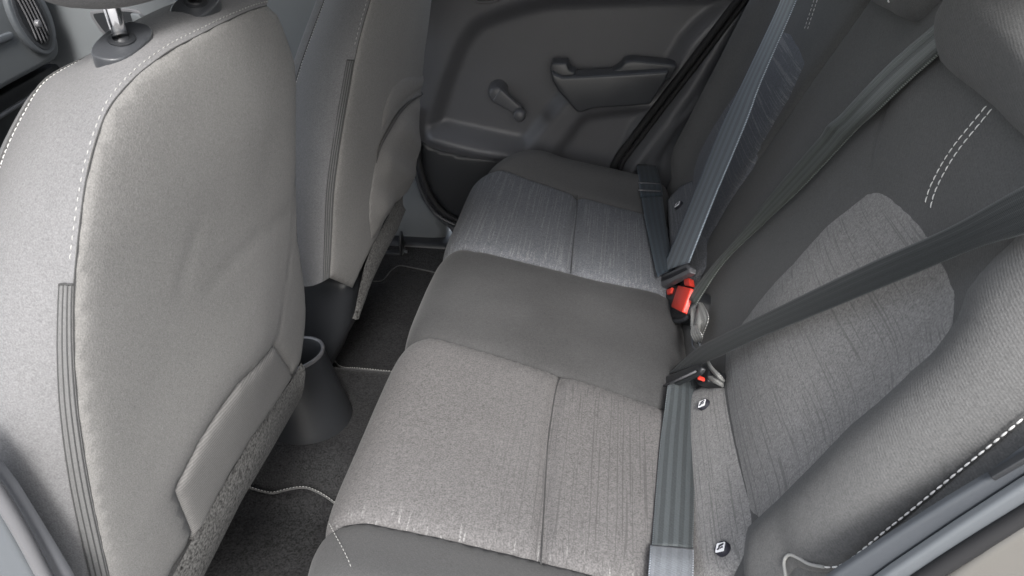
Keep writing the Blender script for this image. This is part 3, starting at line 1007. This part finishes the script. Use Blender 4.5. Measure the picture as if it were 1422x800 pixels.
def seat_rest(seat, sf, rest, B, u, n, O, yc, side_y):
    """flank on the far side, front padding and squab, so that the seat is a whole seat"""
    y0, y1 = side_y
    C3 = resample_n(sf.p3(cr(rest, 5), -.001), 70)               # bottom, then up the far edge to the top
    D3 = C3 - n * .115
    D3 = D3 - u * .01
    fl_ = [C3 * (1 - f) + D3 * f + YH * (.012 * math.sin(math.pi * f)) for f in np.linspace(0, 1, 8)]
    grid_mesh('side_panel', np.array(fl_), M_side, seat, uvs=False)
    loop = np.vstack([resample_n(B, 70), D3[1:-1]])
    c = loop.mean(0)
    rows = []
    for k, q in ((1.0, 0), (.985, .006), (.95, .016), (.88, .024), (.75, .026), (.55, .022), (.3, .02), (.02, .02)):
        rows.append(c + (loop - c) * k - n * q)
    grid_mesh('front_padding', np.array(rows), M_side, seat, closed=True, uvs=False)
    box('squab', (O[0] - .60, y0 + .01, .16), (O[0] - .10, y1 - .01, .30), M_side, seat, .045)
    box('seat_frame', (O[0] - .50, y0 + .06, .055), (O[0] - .14, y1 - .06, .17), M_plast2, seat, .015)
seat_rest(seat_n, sfn, sfn.path(near_flank), Bn, un, nn, On, -.47, (-.735, -.235))
seat_rest(seat_f, sff, sff.path(far_rest), Bf, uf, nf, Of, .22, (-.02, .46))

# headrest of the near front seat, chrome posts and their guides
def on_strip(px, py, A, strip_at):
    best = None
    for f in np.linspace(0, 1, 41):
        for p in strip_at(f):
            v = R.T @ (p - CAM); e = math.hypot(CX + F * v[0] / v[2] - px, CY + F * v[1] / v[2] - py)
            if best is None or e < best[0]:
                best = (e, p)
    return best[1]
gt_ = (un * .55 + nn * .12 + np.array([0, -.30, .55])); gt_ /= np.linalg.norm(gt_); gf_ = np.cross(YH, gt_); gs_ = np.cross(gt_, gf_)
gp1 = on_strip(170, 66, An, strn); gp2 = on_strip(276, 12, An, strn)
def ellip_pts(c, d1, d2, r1, r2, k=28, e=.75):
    out = []
    for t in np.linspace(0, 2 * math.pi, k, endpoint=False):
        ct, s_ = math.cos(t), math.sin(t)
        out.append(c + d1 * r1 * math.copysign(abs(ct) ** e, ct) + d2 * r2 * math.copysign(abs(s_) ** e, s_))
    return out
tilt_u = np.array([-.06, 0, 1.0]); tilt_u /= np.linalg.norm(tilt_u)
topn = np.cross(YH, tilt_u)
for gp in (gp1, gp2):
    ga = prism('post_guide', ellip_pts(gp + gt_ * .0065, gs_, gf_, .033, .019), gt_, .012, M_plast, seat_n, .002, 3)
    lathe('guide_collar', [(.0115, .0), (.0115, .0015), (.0100, .0022), (.0072, .0022)], gp + gt_ * .0065, gt_, M_plast2, ga, 24)
tp1 = hit(154, 8, YH, gp1)
ud = tp1 - gp1; ud /= np.linalg.norm(ud)
hc = (gp1 + gp2) / 2 + ud * .130 - np.array([.012, 0, 0])
rows = []
for i in range(25):
    t = -math.pi / 2 + math.pi * i / 24
    zz = math.sin(t); rr = abs(math.cos(t)) ** .55
    row = []
    for j in range(40):
        a = 2 * math.pi * j / 40
        ca, sa = math.cos(a), math.sin(a)
        row.append(hc + ud * .105 * math.copysign(abs(zz) ** .9, zz) + YH * rr * .15 * math.copysign(abs(ca) ** .7, ca) + np.array([1, 0, 0]) * rr * .062 * math.copysign(abs(sa) ** .8, sa))
    rows.append(row)
hr_n = grid_mesh('headrest', np.array(rows), M_side, seat_n, closed=True, uvs=False)
for gp in (gp1, gp2):
    tube('post', [gp, gp + ud * .03, gp + ud * .10], .0068, M_chrome, hr_n, 20)

# ================================================================ CUP HOLDER, FLOOR MATS, SEAT RAIL
cup = thing('cup_holder', 'dark plastic cup holder standing on the carpeted floor tunnel between the front seats', 'cup holder', (-.70, -.095, .115))
lathe('bin', [(.082, -.02), (.082, .0), (.080, .015), (.073, .06), (.063, .125), (.0605, .150), (.0595, .1525), (.058, .1525), (.056, .150), (.052, .10), (.05, .03), (.0, .028)], (-.716, -.107, .112), (-.13, 0.05, 1), M_plast2, cup, 48)
lathe('rim', [(.0615, .147), (.0625, .150), (.0612, .1535), (.058, .154), (.0555, .151)], (-.716, -.107, .112), (-.13, 0.05, 1), M_tongue, cup, 48)

def floor_mat(label, px, edge_px, loc):
    t = thing('floor_mat', label, 'floor mat', loc, 'rear floor mats')
    ab = floorS.path(px)
    o = patch('pile', floorS, ab, M_mat, t, res=.02, puff=.003, r=.01, base=.007, sink=.002, wob=.002)
    e = floorS.p3(resample(cr(floorS.path(edge_px), 6), .006), .009)
    b = tube('edge_binding', e, .0022, M_bind, t, 8)
    stitches('edge_stitching', e + np.array([0, 0, .0020]), np.tile([0, 0, 1.0], (len(e), 1)), M_seamlight, b, L=.004, gap=.002, r=.0006)
    return t
nm = [(320, 668), (349, 677), (365, 682), (381, 685), (401, 680), (425, 677), (445, 684), (462, 695), (485, 712)]
floor_mat('dark pile floor mat with wavy stitched edge on the near side of the tunnel', nm + [(560, 760), (560, 960), (150, 960), (200, 760)], nm, onZ(380, 760, .05))
fm1 = [(455, 492), (471, 513), (481, 521), (491, 527), (512, 529), (532, 528), (570, 526)]
fm2 = [(640, 386), (601, 380), (569, 373), (560, 371), (552, 372), (542, 381), (532, 393), (517, 395), (480, 396)]
fm = floor_mat('dark floor mat in the far footwell by the passenger seat', fm1 + fm2, fm1, onZ(540, 450, .05))
tube('edge_binding', floorS.p3(resample(cr(floorS.path(fm2), 6), .006), .009), .0020, M_bind, fm, 8)

rail = thing('seat_rail', 'black seat rail end with a bolt on the carpet by the far seat', 'seat rail', onZ(556, 352, .06))
rp = onZ(557, 352, .075)
box('rail_channel', rp + np.array([-.16, -.022, -.03]), rp + np.array([.006, .022, .012]), M_plast2, rail, .005)
prism('end_bracket', [rp + np.array([.008, y, z]) for y, z in ((-.026, -.03), (.026, -.03), (.022, .03), (.004, .07), (-.012, .06), (-.024, .02))], (1, 0, 0), .006, M_plast2, rail, .002)
bl = onX(562, 351, rp[0] + .012)
lathe('bolt', [(.0, .012), (.006, .012), (.0075, .010), (.0078, .004), (.012, .003), (.012, 0)], bl, (.9, -.2, .3), M_silver, rail, 6)
lathe('washer', [(.0, .002), (.014, .002), (.015, 0)], bl, (.9, -.2, .3), M_plast, rail, 24)

# ================================================================ FAR REAR DOOR
DY = .665
doorS = Surf(lambda A, B: np.stack([A, np.full_like(A, DY), B], 1), lambda px, py: onY(px, py, DY)[[0, 2]])
door = thing('rear_door', 'dark plastic far rear door card with window crank and pull armrest', 'car door', (-.3, .70, .1))
def dpx(l):
    return doorS.path(l)
ledge = dpx([(604, 190), (630, 198), (660, 206), (690, 211), (715, 214)])
rec1 = cr(dpx([(800, -8), (738, 0), (684, 17), (657, 30), (636, 57), (623, 88), (609, 128), (599, 162), (597, 176), (606, 183), (650, 193), (701, 204), (724, 208), (741, 198), (763, 170), (790, 140), (812, 128), (905, 140), (960, 60), (1010, -8)]), 4, True)
rec2 = cr(dpx([(755, 238), (790, 183), (808, 162), (826, 156), (903, 150), (885, 180), (862, 226), (840, 262), (790, 262)]), 4, True)
door_out = dpx([(560, -60), (1046, -60), (1022, -10), (1030, 0), (922, 146), (864, 226), (845, 300), (830, 360), (640, 345), (625, 318), (604, 301), (585, 275), (572, 235), (566, 190), (562, 120)])
def rec_h(A, B, d):
    Q = np.stack([A, B], 1)
    h = np.zeros(len(Q))
    for poly, dep, wd in ((rec1, .030, .036), (rec2, .020, .024)):
        sdv = dist_poly(Q, poly, True) * np.where(inside(Q, poly), 1, -1)
        h = h - dep * sstep(sdv, -wd * .25, wd)
    h = h + .020 * np.exp(-(dist_poly(Q, ledge) / .020) ** 2)
    return h
patch('card', doorS, door_out, M_door, door, res=.0085, puff=.008, r=.012, base=0, sink=.0, extra=rec_h, skirt=.05, wob=0)
# speaker area under the ledge
spk = [(584, 196), (603, 207), (640, 216), (690, 222), (720, 235), (700, 330), (632, 303), (612, 288), (596, 264), (586, 232)]
pS = Surf(lambda A, B: np.stack([A, np.full_like(A, DY - .014), B], 1), lambda px, py: onY(px, py, DY - .014)[[0, 2]])
patch('speaker_grille', pS, pS.path(spk), M_plast2, door, res=.012, puff=.002, r=.01, base=0, sink=0, skirt=.02, wob=0)
seal_px = [(577, 150), (578, 190), (582, 225), (592, 260), (606, 285), (620, 298), (640, 308)]
tube('door_seal', [onY(x, y, DY - .025) for x, y in cr(seal_px, 8)], .0085, M_rubber, door, 10)
tube('door_seal', [onY(x - 7, y + 5, DY - .02) for x, y in cr(seal_px, 8)], .006, M_plast, door, 10)
# armrest with pull cup
AY = .595
am = [(765, 100), (772, 104), (781, 108), (850, 104), (930, 99), (925, 112), (903, 146), (862, 149), (826, 151), (816, 154), (806, 158), (800, 155), (775, 127), (766, 112)]
arm = prism('armrest', [onY(x, y, AY) for x, y in am], (0, -1, 0), .06, M_plast, door, .007, 4)
e1 = [(763, 95), (766, 88), (787, 88), (791, 98), (800, 102), (790, 118), (778, 118), (765, 108)]
prism('pull_handle_end', [onY(x, y, AY + .022) for x, y in e1], (0, -1, 0), .05, M_plast, arm, .005, 3)
e2 = [(848, 101), (856, 97), (862, 93), (867, 86), (879, 84), (930, 89), (941, 93), (930, 112), (850, 112)]
prism('armrest_pad', [onY(x, y, AY + .03) for x, y in e2], (0, -1, 0), .05, M_plast, arm, .006, 3)
# window crank
cp = onY(689, 131, DY - .024); cp[1] = DY; ck = onY(721, 161, DY - .055); ck[1] = DY
crank = lathe('crank_hub', [(.0, -.030), (.012, -.030), (.0175, -.027), (.020, -.020), (.0205, -.010), (.0225, -.006), (.025, .03)], cp, (0, 1, 0), M_trim, door, 32)
d_ = ck - cp; dl = np.linalg.norm(d_); dx_ = d_ / dl; px_ = np.cross(dx_, np.array([0, 1.0, 0]))
arm_pts = []
for f, w in ((0, .0195), (.2, .0185), (.45, .0155), (.75, .0135), (1.0, .0135)):
    arm_pts.append((f, w))
ol = [cp + dx_ * dl * f + px_ * w for f, w in arm_pts] + [cp + dx_ * dl * f - px_ * w for f, w in arm_pts[::-1]]
prism('crank_arm', [p + np.array([0, -.032, 0]) for p in ol], (0, -1, 0), .014, M_trim, crank, .005, 4)
lathe('crank_knob', [(.0, -.062), (.010, -.062), (.0145, -.058), (.0155, -.050), (.0150, -.036), (.013, -.030)], ck, (0, 1, 0), M_trim, crank, 28)
# inner door handle, just its lower edge shows
prism('handle_bezel', [onY(x, y, DY - .012) for x, y in cr([(652, -10), (656, -1), (661, 5), (670, 6), (684, 5), (694, 1), (702, -8), (700, -30), (660, -34)], 4, True)], (0, -1, 0), .02, M_tongue, door, .003)
prism('handle_recess', [onY(x, y, DY - .0135) for x, y in cr([(657, -12), (661, -2), (666, 2), (684, 1), (693, -4), (697, -12), (694, -28), (664, -30)], 4, True)], (0, -1, 0), .01, M_plast2, door, 0)

# ---- trim behind the door: seals and quarter panel
quarter = thing('quarter_trim', 'dark moulded trim panel between the far door and rear backrest', 'trim panel', (0.02, .68, .1))
qo = [(1060, -40), (1034, 7), (1000, 66), (983, 98), (973, 145), (966, 216), (975, 300), (960, 420), (840, 420), (845, 240), (858, 228), (872, 206), (943, 101), (1030, 0), (1046, -40)]
qo = [(1140, -60), (1090, 60), (1030, 160), (1010, 300), (960, 420)] + qo[8:]
qS = Surf(lambda A, B: np.stack([A, np.full_like(A, .675), B], 1), lambda px, py: onY(px, py, .675)[[0, 2]])
ql = qS.path([(1020, 20), (985, 80), (960, 122), (925, 170), (885, 225), (870, 250)])
ql2 = qS.path([(990, 120), (962, 150), (936, 175), (910, 215), (900, 250)])
def q_h(A, B, d):
    Q = np.stack([A, B], 1)
    return .022 * np.exp(-(dist_poly(Q, ql) / .022) ** 2) + .012 * np.exp(-(dist_poly(Q, ql2) / .012) ** 2)
patch('panel', qS, qS.path(qo), M_trim, quarter, res=.009, puff=.004, r=.01, base=0, sink=0, extra=q_h, skirt=.05, wob=0)
se = [(1040, -20), (1022, 4), (975, 66), (924, 132), (880, 190), (855, 225), (846, 260)]
tube('door_seal', [onY(x, y, .655) for x, y in cr(se, 8)], .0095, M_rubber, quarter, 12)
tube('door_seal', [onY(x + 9, y + 3, .652) for x, y in cr(se, 8)], .006, M_rubber, quarter, 10)

# ================================================================ DASHBOARD AND FRONT DOOR (far, top left)
fd = thing('front_door', 'grey front passenger door card seen behind the near headrest', 'car door', (-1.3, .70, .1))
FY = .70
fo_px = [(-80, -150), (520, -150), (520, 420), (-80, 420)]
fdS = Surf(lambda A, B: np.stack([A, np.full_like(A, FY), B], 1), lambda px, py: onY(px, py, FY)[[0, 2]])
patch('card', fdS, np.array([(-2.0, .05), (-.62, .05), (-.58, .86), (-2.0, .86)]), M_dash, fd, res=.03, puff=.01, r=.03, base=0, sink=0, skirt=.05, wob=0)
hb = cr([(124, 19), (131, 15), (165, 12), (188, 14), (198, 22), (206, 33), (200, 38), (176, 44), (160, 52), (152, 54), (143, 48), (133, 35)], 4, True)
hbz = prism('handle_bezel', [onY(x, y, FY - .014) for x, y in hb], (0, -1, 0), .02, M_tongue, fd, .004)
hin = [(50 * 0 + 165 + (x - 165) * .86, 32 + (y - 32) * .80) for x, y in hb]
prism('handle_recess', [onY(x, y, FY - .0165) for x, y in hin], (0, -1, 0), .012, M_plast2, hbz, 0)
prism('handle_lever', [onY(x, y, FY - .03) for x, y in [(176, 34), (186, 32), (203, 31), (198, 36), (180, 41), (160, 46), (152, 50), (148, 46), (165, 40)]], (0, -1, 0), .012, M_tongue, hbz, .003)
prism('lock_button', [onY(x, y, FY - .026) for x, y in [(180, 19), (192, 20), (199, 29), (184, 31)]], (0, -1, 0), .01, M_dash, hbz, .003)

dash = thing('dashboard', 'grey dashboard end with an oval air vent at the top left corner', 'dashboard', (-1.7, .4, .5))
DX = -1.58
dpts = [(-120, -120), (30, -120), (52, -60), (66, 0), (76, 30), (84, 58), (86, 76), (80, 84), (55, 98), (20, 117), (-20, 140), (-120, 200)]
prism('panel', [onX(x, y, DX) for x, y in dpts], (1, 0, 0), .35, M_dash, dash, .018, 5)
low_d = [(-120, 204), (-20, 144), (20, 121), (55, 102), (80, 88), (86, 96), (60, 140), (30, 190), (-10, 260), (-120, 380)]
prism('under_panel', [onX(x, y, DX - .05) for x, y in low_d], (1, 0, 0), .25, M_plast2, dash, .006, 3)
tube('edge_strip', [onX(x, y, DX - .03) for x, y in [(-60, 203), (-10, 168), (37, 138), (70, 112)]], .006, M_trim, dash, 8)
vc = np.array([44., 20.]); vd = np.array([.44, .90]); vn = np.array([.90, -.44])
def vell(r1, r2, x):
    return [onX(*(vc + vd * r1 * math.cos(t) + vn * r2 * math.sin(t)), x) for t in np.linspace(0, 2 * math.pi, 40, endpoint=False)]
vent = prism('air_vent', vell(62, 26, DX + .012), (1, 0, 0), .03, M_silver, dash, .006, 4)
prism('vent_ring', vell(54, 20, DX + .0135), (1, 0, 0), .01, M_plast, vent, .002)
prism('vent_well', vell(48, 15.5, DX + .0145), (1, 0, 0), .01, M_plast2, vent, 0)
for k in (-9, -4.5, 0, 4.5, 9):
    L_ = 44 * math.sqrt(max(0, 1 - (k / 15.5) ** 2))
    tube('vent_slat', [onX(*(vc + vn * (k + 1.5 * (1 - (q) ** 2)) + vd * L_ * q), DX + .017) for q in np.linspace(-1, 1, 14)], .0022, M_tongue, vent, 6)
kp = onX(51, 33, DX + .024)
lathe('vent_knob', [(.0, .010), (.007, .009), (.0095, .005), (.0095, 0)], kp, (1, 0, 0), M_tongue, vent, 20)
prism('trim_bar', [onX(x, y, DX + .008) for x, y in [(-40, 62), (0, 50), (17, 44), (21, 48), (19, 54), (0, 62), (-40, 76)]], (1, 0, 0), .012, M_silver, dash, .003)

# ================================================================ SEAT BELTS
# --- near belt: shoulder strap, tongue, lap strap
nb_ = thing('seat_belt', 'dark seat belt drawn across the near rear backrest down to the cushion', 'seat belt', bp(940, 525, .05), 'rear seat belts')
up_px = [(1520, 216), (1422, 259), (1315, 318), (1207, 366), (1095, 420), (996, 469), (965, 486), (929, 519)]
lo_px = [(1520, 292), (1422, 325), (1351, 347), (1257, 386), (1140, 434), (1050, 471), (1002, 494), (968, 508)]
hh = [.11, .085, .065, .055, .055, .06, .06, .055]
ribbon('shoulder_strap', [bp(x, y, h) for (x, y), h in zip(up_px, hh)], [bp(x, y, h - .004) for (x, y), h in zip(lo_px, hh)], M_belt, nb_, n=80, curl=.002)
tg_o = [(911, 531), (916, 525), (968, 505), (974, 510), (970, 518), (922, 540), (913, 538)]
tg = prism('tongue', [bp(x, y, .062) for x, y in tg_o], bn, .007, M_tongueblk, nb_, .003, 3)
tube('slot_edge', [bp(x, y, .066) for x, y in [(920, 537), (940, 528), (966, 516)]], .0016, M_tongue, tg, 8)
def on_cush(px, py, k):
    P = cushS.p3([cushS.pix(px, py)], .010)[0]
    P = cushS.pos(*[np.array([v]) for v in cushS.pix(px, py)])[0]
    d = CAM - P
    return P + d / np.linalg.norm(d) * k
def on_cpl(px, py, k):
    P = hit(px, py, _n, np.array(_O) + np.array(_n) * .012)
    d = CAM - P
    return P + d / np.linalg.norm(d) * k
la = [(927, 536), (922, 575), (917, 612), (911, 680), (905, 759)]
lb = [(966, 520), (967, 575), (965, 631), (964, 690), (962, 763)]
lh = [.058, .050, .048, .050, .052]
ribbon('lap_strap', [on_cpl(x, y, k) for (x, y), k in zip(la, (.035, .012, .008, .008, .012))], [on_cpl(x, y, k) for (x, y), k in zip(lb, (.04, .016, .010, .010, .014))], M_belt_lap, nb_, n=60, curl=.003)
M_sleeve = webbing('sleeve_webbing', (0.10, 0.108, 0.12), stripes=.15)
ribbon('strap_sleeve', [on_cpl(x, y, k) for (x, y), k in zip([(903, 758), (902, 775), (900, 800), (897, 840)], (.016, .022, .018, .012))],
       [on_cpl(x, y, k) for (x, y), k in zip([(963, 763), (963, 780), (962, 805), (960, 840)], (.018, .024, .02, .014))], M_sleeve, nb_, n=24, thick=.003)

# --- middle belt
mb = thing('seat_belt', 'dark greenish seat belt running from the middle headrest down to the buckle', 'seat belt', bp(960, 425, .03), 'rear seat belts')
ua = [(1345, -10), (1311, 24), (1263, 64), (1219, 105), (1162, 166), (1128, 203), (1071, 270), (1030, 322), (985, 374), (955, 412)]
ub = [(1375, 10), (1306, 74), (1260, 115), (1216, 157), (1189, 182), (1145, 229), (1105, 270), (1060, 312), (1005, 366), (966, 424)]
mh = [.04, .035, .03, .03, .03, .03, .03, .03, .035, .045]
mh2 = [.055, .05, .045, .04, .026, .02, .02, .022, .03, .04]
M_belt_mid = webbing('green_grey_webbing', (0.044, 0.049, 0.045), stripes=.45)
def mbow(i, t):
    return .004 * math.sin(t * math.pi * 3) * (1 - i) * .6 + .004 * math.exp(-((i - .40) / .02) ** 2) * (1 - t)
ribbon('shoulder_strap', [bp(x, y, h) for (x, y), h in zip(ua, mh)], [bp(x, y, h) for (x, y), h in zip(ub, mh2)], M_belt_mid, mb, n=90, curl=.003, bow=mbow)

# --- far belt
fb = thing('seat_belt', 'bluish grey seat belt hanging down the far rear backrest to the red buckle', 'seat belt', bp(935, 385, .04), 'rear seat belts')
fa = [(1110, -70), (1085, 0), (1038, 101), (1012, 155), (992, 200), (958, 284), (918, 379)]
fb_ = [(1129, -70), (1106, 0), (1058, 111), (1042, 155), (1024, 200), (992, 276), (957, 365)]
fh = [.10, .09, .075, .07, .065, .06, .05]
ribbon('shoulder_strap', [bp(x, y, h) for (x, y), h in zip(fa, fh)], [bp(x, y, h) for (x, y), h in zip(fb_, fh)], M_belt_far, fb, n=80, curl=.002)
ft = [(907, 387), (918, 381), (930, 377), (952, 366), (958, 371), (957, 378), (914, 400), (909, 396)]
tg2 = prism('tongue', [bp(x, y, .056) for x, y in ft], bn, .012, M_tongue, fb, .0035, 3)
prism('slot', [bp(x, y, .0568) for x, y in [(914, 388), (930, 381), (952, 371), (954, 374), (931, 386), (915, 392)]], bn, .004, M_plast2, tg2, 0)
l1 = [(890, 268), (895, 300), (902, 335), (911, 376), (914, 384)]
l2 = [(919, 268), (923, 300), (927, 325), (931, 350), (936, 375)]
lh2 = [.085, .06, .05, .045, .045]
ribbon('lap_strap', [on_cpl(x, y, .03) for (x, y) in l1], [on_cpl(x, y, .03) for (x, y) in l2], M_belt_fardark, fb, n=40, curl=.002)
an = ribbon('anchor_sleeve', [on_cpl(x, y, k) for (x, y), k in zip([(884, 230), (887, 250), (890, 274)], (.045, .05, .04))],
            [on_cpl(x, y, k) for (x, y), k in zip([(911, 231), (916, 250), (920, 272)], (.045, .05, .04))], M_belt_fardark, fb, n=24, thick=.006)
for y0_, w_ in ((254, 1.5), (264, 1.5)):
    tube('sleeve_band', [on_cpl(x, y0_ + (x - 888) * .05, .056) for x in (887, 895, 905, 917)], .0022, M_tongue, an, 8)

# --- buckles
bk = thing('seat_belt_buckle', 'black buckle with a bright red release button between far and middle places', 'belt buckle', bp(938, 425, .02), 'seat belt buckles')
bb = [(917, 408), (924, 400), (944, 394), (962, 400), (962, 412), (954, 436), (945, 443), (930, 443), (920, 438), (918, 425)]
bd_ = prism('body', [bp(x, y, .042) for x, y in bb], bn, .035, M_plast2, bk, .006, 4)
prism('release_button', [bp(x, y, .050) for x, y in [(941, 396), (959, 400), (947, 434), (931, 426)]], bn, .012, M_red, bd_, .003, 3)
prism('button_end', [bp(x, y, .046) for x, y in [(925, 402), (933, 399), (931, 407), (926, 409)]], bn, .01, M_red, bd_, .001)
prism('button_end', [bp(x, y, .046) for x, y in [(949, 388), (956, 386), (958, 397), (950, 396)]], bn, .01, M_red, bd_, .001)
tube('body_lip', [bp(x, y, .036) for x, y in cr([(921, 436), (926, 443), (940, 446), (952, 443), (958, 434)], 5)], .004, M_plast, bd_, 8)
bk2 = thing('seat_belt_buckle', 'black buckle with a small red edge hidden under the near belt tongue', 'belt buckle', bp(968, 520, .03), 'seat belt buckles')
prism('body', [bp(x, y, .040) for x, y in [(962, 512), (975, 506), (985, 512), (982, 530), (968, 534), (962, 526)]], bn, .03, M_plast2, bk2, .004)
prism('release_button', [bp(x, y, .052) for x, y in [(967, 522), (970, 521), (970, 526), (968, 527)]], bn, .01, M_red, bk2, .001)

# --- crumpled buckle strap loops of the middle place
lp = thing('buckle_strap', 'crumpled grey strap loop hanging between the two belt buckles', 'strap', bp(968, 450, .02))
ribbon('upper_fold', [bp(x, y, h) for x, y, h in [(962, 424, .03), (960, 440, .04), (958, 455, .042), (962, 470, .03)]],
       [bp(x, y, h) for x, y, h in [(972, 416, .02), (980, 430, .03), (984, 445, .03), (976, 466, .02)]], M_loop, lp, n=30, bow=lambda i, t: .003 * math.sin(t * 9 + i * 5))
ribbon('twisted_fold', [bp(x, y, h) for x, y, h in [(962, 452, .046), (959, 462, .05), (963, 472, .044), (968, 478, .03)]],
       [bp(x, y, h) for x, y, h in [(968, 452, .04), (972, 460, .045), (976, 468, .04), (974, 476, .03)]], M_loop, lp, n=24)
ribbon('lower_fold', [bp(x, y, h) for x, y, h in [(984, 500, .026), (990, 510, .034), (1000, 520, .034), (1006, 528, .024)]],
       [bp(x, y, h) for x, y, h in [(976, 506, .024), (974, 522, .034), (988, 531, .034), (1004, 539, .022)]], M_loop, lp, n=30, bow=lambda i, t: .004 * math.sin(t * 11))
tube('strap_ring', [bp(x, y, .035) for x, y in cr([(962, 468), (968, 473), (972, 480), (968, 486), (962, 480)], 5, True)], .0018, M_silver, lp, 8)

# ================================================================ NEAR BODY: pillar trim (bottom left) and door aperture (bottom right)
pil = thing('pillar_trim', 'grey door pillar trim at the bottom left corner beside the near seat', 'trim panel', onY(30, 780, -.80))
o1 = [(-60, 590), (-20, 632), (0, 656), (18, 680), (40, 715), (66, 757), (92, 800), (130, 870), (-80, 870)]
prism('inner_trim', [onY(x, y, -.80) for x, y in o1], (0, -1, 0), .007, M_trim, pil, .006, 4)
o2 = [(-60, 640), (-20, 690), (0, 722), (20, 758), (44, 800), (80, 870), (-80, 870)]
prism('outer_trim', [onY(x, y, -.812) for x, y in o2], (0, -1, 0), .007, M_silver, pil, .006, 4)
tube('weather_seal', [onY(x, y, -.812) for x, y in cr([(-40, 628), (0, 690), (30, 740), (62, 800), (100, 870)], 6)], .006, M_tongue, pil, 10)

sil = thing('door_aperture', 'blue grey body edge of the near door opening at the bottom right corner', 'body panel', onY(1350, 760, -.75))
a1 = [(1560, 545), (1422, 632), (1378, 664), (1320, 698), (1240, 748), (1165, 797), (1080, 860), (1560, 860)]
prism('inner_trim', [onY(x, y, -.737) for x, y in a1], (0, -1, 0), .007, M_trimd, sil, .004, 4)
prism('trim_clip', [onY(x, y, -.741) for x, y in [(1376, 664), (1422, 637), (1450, 622), (1452, 628), (1424, 645), (1382, 669)]], (0, -1, 0), .006, M_plast2, sil, .001)
a2 = [(1560, 590), (1422, 676), (1330, 735), (1240, 795), (1150, 860), (1560, 860)]
prism('flange', [onY(x, y, -.748) for x, y in a2], (0, -1, 0), .008, M_silver, sil, .004, 4)
tube('weather_seal', [onY(x, y, -.752) for x, y in cr([(1560, 632), (1422, 716), (1350, 760), (1288, 800), (1200, 860)], 6)], .007, M_rubber, sil, 12)
a3 = [(1560, 655), (1422, 738), (1380, 765), (1330, 800), (1250, 860), (1560, 860)]
M_body = simple('pale_body_paint', (0.085, 0.081, 0.074), 0.5, 0.0)
prism('painted_edge', [onY(x, y, -.762) for x, y in a3], (0, -1, 0), .007, M_body, sil, .006, 4)
